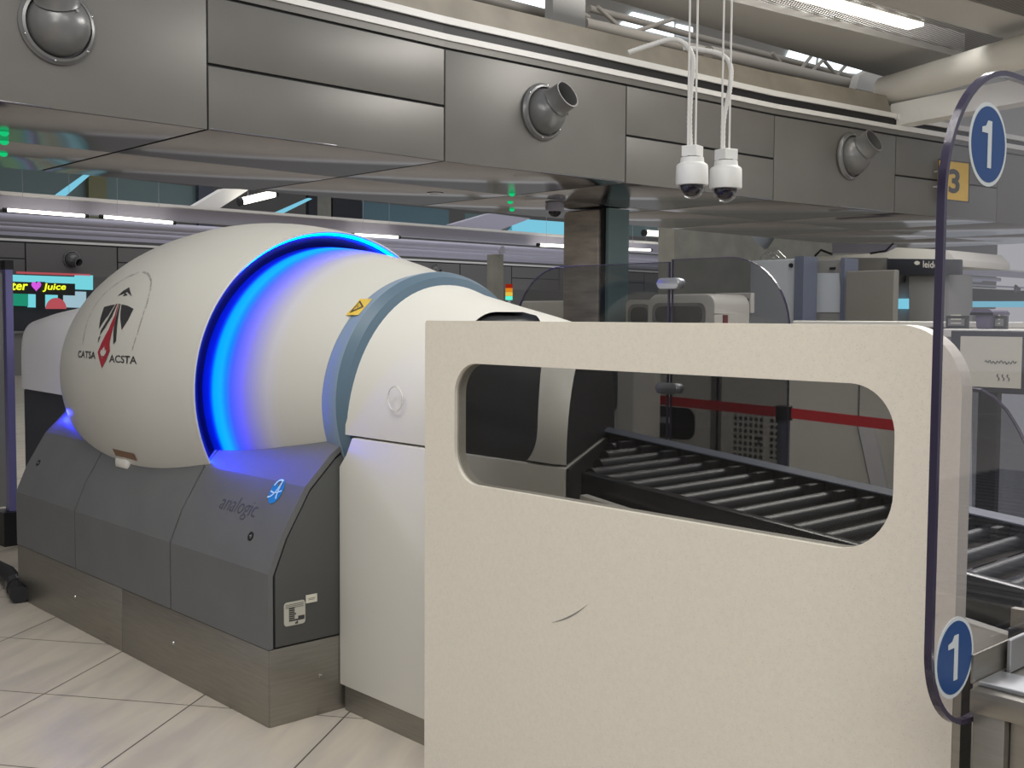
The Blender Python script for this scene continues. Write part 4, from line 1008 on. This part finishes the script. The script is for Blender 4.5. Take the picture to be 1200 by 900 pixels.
# ---- things seen through the clear shield
struct(B().prism([sx(1100, 353, -26), sx(1230, 353, -26), sx(1230, 360, -26), sx(1100, 360, -26)], (-.1, 0, 0)).build('window_20', M['cyanwin']))
CY = 5.3
a, b = sy(1100, 470, CY), sy(1330, 388, CY)
t = empty('rear_counter', ((a.x+b.x)/2, CY, 0), 'pale service counter seen through the clear shield', 'counter')
B().box((a.x, CY, 0), (b.x, CY+.7, b.z-.04)).build('counter_body', M['cab'], t)
B().box((a.x-.03, CY-.03, b.z-.04), (b.x, CY+.75, b.z), bevel=.006).build('counter_top', M['white'], t)
zc_ = b.z
q0, q1 = sy(1141, 388, CY+.2), sy(1162, 363, CY+.2)
t = empty('storage_bin', ((q0.x+q1.x)/2, CY+.3, zc_), 'dark purple upright bin on the pale counter behind the shield', 'bin')
w_ = q1.x-q0.x; hh = q1.z-zc_
B().prism([(q0.x+.01, CY+.2, zc_), (q1.x-.01, CY+.2, zc_), (q1.x, CY+.2, zc_+hh*.9), (q0.x, CY+.2, zc_+hh*.9)], (0, .16, 0)).build('bin_body', M['purple'], t, bevel=.01)
B().prism(XZ(rrect(q0.x-.015, q1.x+.015, zc_+hh*.86, zc_+hh*1.04, [.03, .03, 0, 0], 5), CY+.185), (0, .19, 0)).build('bin_lid', M['purple'], t)
for k, (ua, ub, lb_) in enumerate(((1108, 1134, 'small framed notice left of the purple bin'), (1163, 1180, 'small framed notice right of the purple bin'))):
    q0, q1 = sy(ua, 388, CY+.25), sy(ub, 370, CY+.25)
    t = empty('framed_notice', ((q0.x+q1.x)/2, CY+.25, zc_), lb_, 'notice', 'framed notices on the counter')
    B().box((q0.x, CY+.25, zc_), (q1.x, CY+.27, q1.z)).build('frame', M['ink'], t)
    sh_ = B().box((q0.x+.015, CY+.243, zc_+.015), (q1.x-.015, CY+.25, q1.z-.015)).build('notice_sheet', M['cabdark'], t)
    n_ = B()
    for j in range(3): n_.box((q0.x+.03, CY+.241, zc_+.025+j*.02), (q1.x-.03, CY+.243, zc_+.031+j*.02))
    n_.build('notice_lines', M['paper'], sh_)
# monitor back with a paper note
MY = 4.6
q0, q1 = sy(1112, 458, MY), sy(1206, 388, MY)
t = empty('wall_monitor', ((q0.x+q1.x)/2, MY, q0.z), 'dark screen back with a cream paper note taped on, behind shield', 'monitor')
B().box((q0.x, MY, q0.z), (q1.x, MY+.04, q1.z), bevel=.006).build('casing', M['dark'], t)
B().box(((q0.x+q1.x)/2-.04, MY+.01, .0), ((q0.x+q1.x)/2+.04, MY+.05, q0.z)).build('stand', M['dark'], t)
n0, n1 = sy(1124, 452, MY-.004), sy(1198, 395, MY-.004)
nt_ = B().box((n0.x, MY-.004, n0.z), (n1.x, MY, n1.z)).build('paper_note', M['paper'], t)
def nmap(a, b): return Vector((n0.x+(n1.x-n0.x)*a, MY-.006, n0.z+(n1.z-n0.z)*b))
sq = [(.42+.5*k/30, .50+.03*sin(k*1.7)+.012*sin(k*.5)) for k in range(31)]
stroke(sq, .016, 0, nmap).build('note_handwriting', M['ink'], nt_)
for cx in (.66, .74, .82): stroke([(cx-.02+.02*sin(k*.9), .14+.018*k) for k in range(8)], .013, 0, nmap).build('note_scribble', M['ink'], nt_)
# smoked round-topped guard beyond the panel end, roller bed below it
g3y = 3.9
pts = [sy(u, v, g3y) for u, v in ((1139, 700), (1139, 455), (1150, 457), (1165, 466), (1180, 481), (1192, 500), (1204, 524), (1214, 556), (1220, 600), (1222, 700))]
t = empty('smoked_guard', ((pts[0].x+pts[-1].x)/2, g3y, pts[0].z), 'smoked guard sheet with curved edge seen through the clear shield at right', 'guard screen')
B().prism(pts, (0, .01, 0)).build('guard_sheet', M['guard'], t)
eb = B().tube(pts[1:], .006, 8).build('sheet_edge', M['acr_edge'], t)
B().box((pts[0].x, g3y-.02, 0), (pts[-1].x, g3y+.04, pts[0].z+.02)).build('guard_foot', M['dark'], t)
ir = empty('roller_bed', (-1.3, 2.9, 0), 'grey roller bed behind the clear shield, beyond the panel end', 'conveyor')
EX0, EX1 = -.915, -.90
rbx = B()
B().box((-.99, 2.345, .80), (.2, 2.365, .90)).build('side_rail', M['steel'], ir)
y = 3.50
for k in range(28):
    B().tube([(-.985, 2.41+k*.075, .885), (.2, 2.41+k*.075, .885)], .030, 12).build('roller', M['roller'], ir, smooth=40)
B().box((-.99, 2.335, .30), (.2, 2.344, .86)).build('front_skirt', M['dark'], ir)
B().box((-.985, 2.37, .78), (.2, 4.5, .80)).build('bed_pan', M['black'], ir)
for x_ in (-.95, .15):
    for y_ in (2.42, 4.4): B().box((x_-.025, y_-.025, 0), (x_+.025, y_+.025, .80)).build('leg', M['alu'], ir)

# ================================================================== LIGHT
w = bpy.data.worlds.new('hall'); scn.world = w; w.use_nodes = True
bg = w.node_tree.nodes['Background']; bg.inputs[0].default_value = (.96, .97, 1., 1); bg.inputs[1].default_value = .48
def area(name, loc, size, power, col=(1, .97, .92), rot=(0, 0, 0), sizey=None):
    l = bpy.data.lights.new(name, 'AREA'); l.energy = power; l.color = col; l.size = size
    if sizey: l.shape = 'RECTANGLE'; l.size_y = sizey
    o = bpy.data.objects.new(name, l); COL.objects.link(o); o.location = loc; o.rotation_euler = rot; return o
pl_ = bpy.data.lights.new('rear_glow', 'POINT'); pl_.energy = 1.6; pl_.color = (.02, .03, 1); pl_.shadow_soft_size = .02
po = bpy.data.objects.new('rear_glow', pl_); COL.objects.link(po); po.location = (-6.03, 2.30, .97)
area('fill_cream_panel', (2.2, -2.4, 4.2), 2.5, 130, rot=(radians(38), 0, radians(38)))  # added fill aimed at the cream panel, not a real fixture
area('lamp_lane', (-2.6, .6, 4.9), 3.2, 120, sizey=2.0)
area('lamp_entry', (.6, 3.0, 4.9), 2.5, 90, sizey=2.0)
area('fill_far_lane', (-3.5, 8.5, 5.0), 4, 480, sizey=2.5)  # added fill to brighten the second lane
area('lamp_hall', (-14, 10, 7.5), 8, 420, sizey=14)
area('lamp_hall_far', (-24, 18, 7.0), 8, 500, col=(.95, .95, 1), sizey=20)
area('fill_behind_bulkhead', (-10.0, 5.5, 4.4), 1.2, 60, sizey=6)  # added fill for the dim space behind the bulkhead

# ================================================================== CAMERA
cd = bpy.data.cameras.new('camera'); cd.sensor_width = 36; cd.lens = FPX*36/1200; cd.clip_end = 300; cd.clip_start = .05
co = bpy.data.objects.new('camera', cd); COL.objects.link(co)
co.matrix_world = Matrix(((R2.x, U2.x, -FW.x, CAM.x), (R2.y, U2.y, -FW.y, CAM.y), (R2.z, U2.z, -FW.z, CAM.z), (0, 0, 0, 1)))
scn.camera = co
scn.view_settings.view_transform = 'Standard'
scn.view_settings.look = 'None'
scn.view_settings.exposure = 0.0
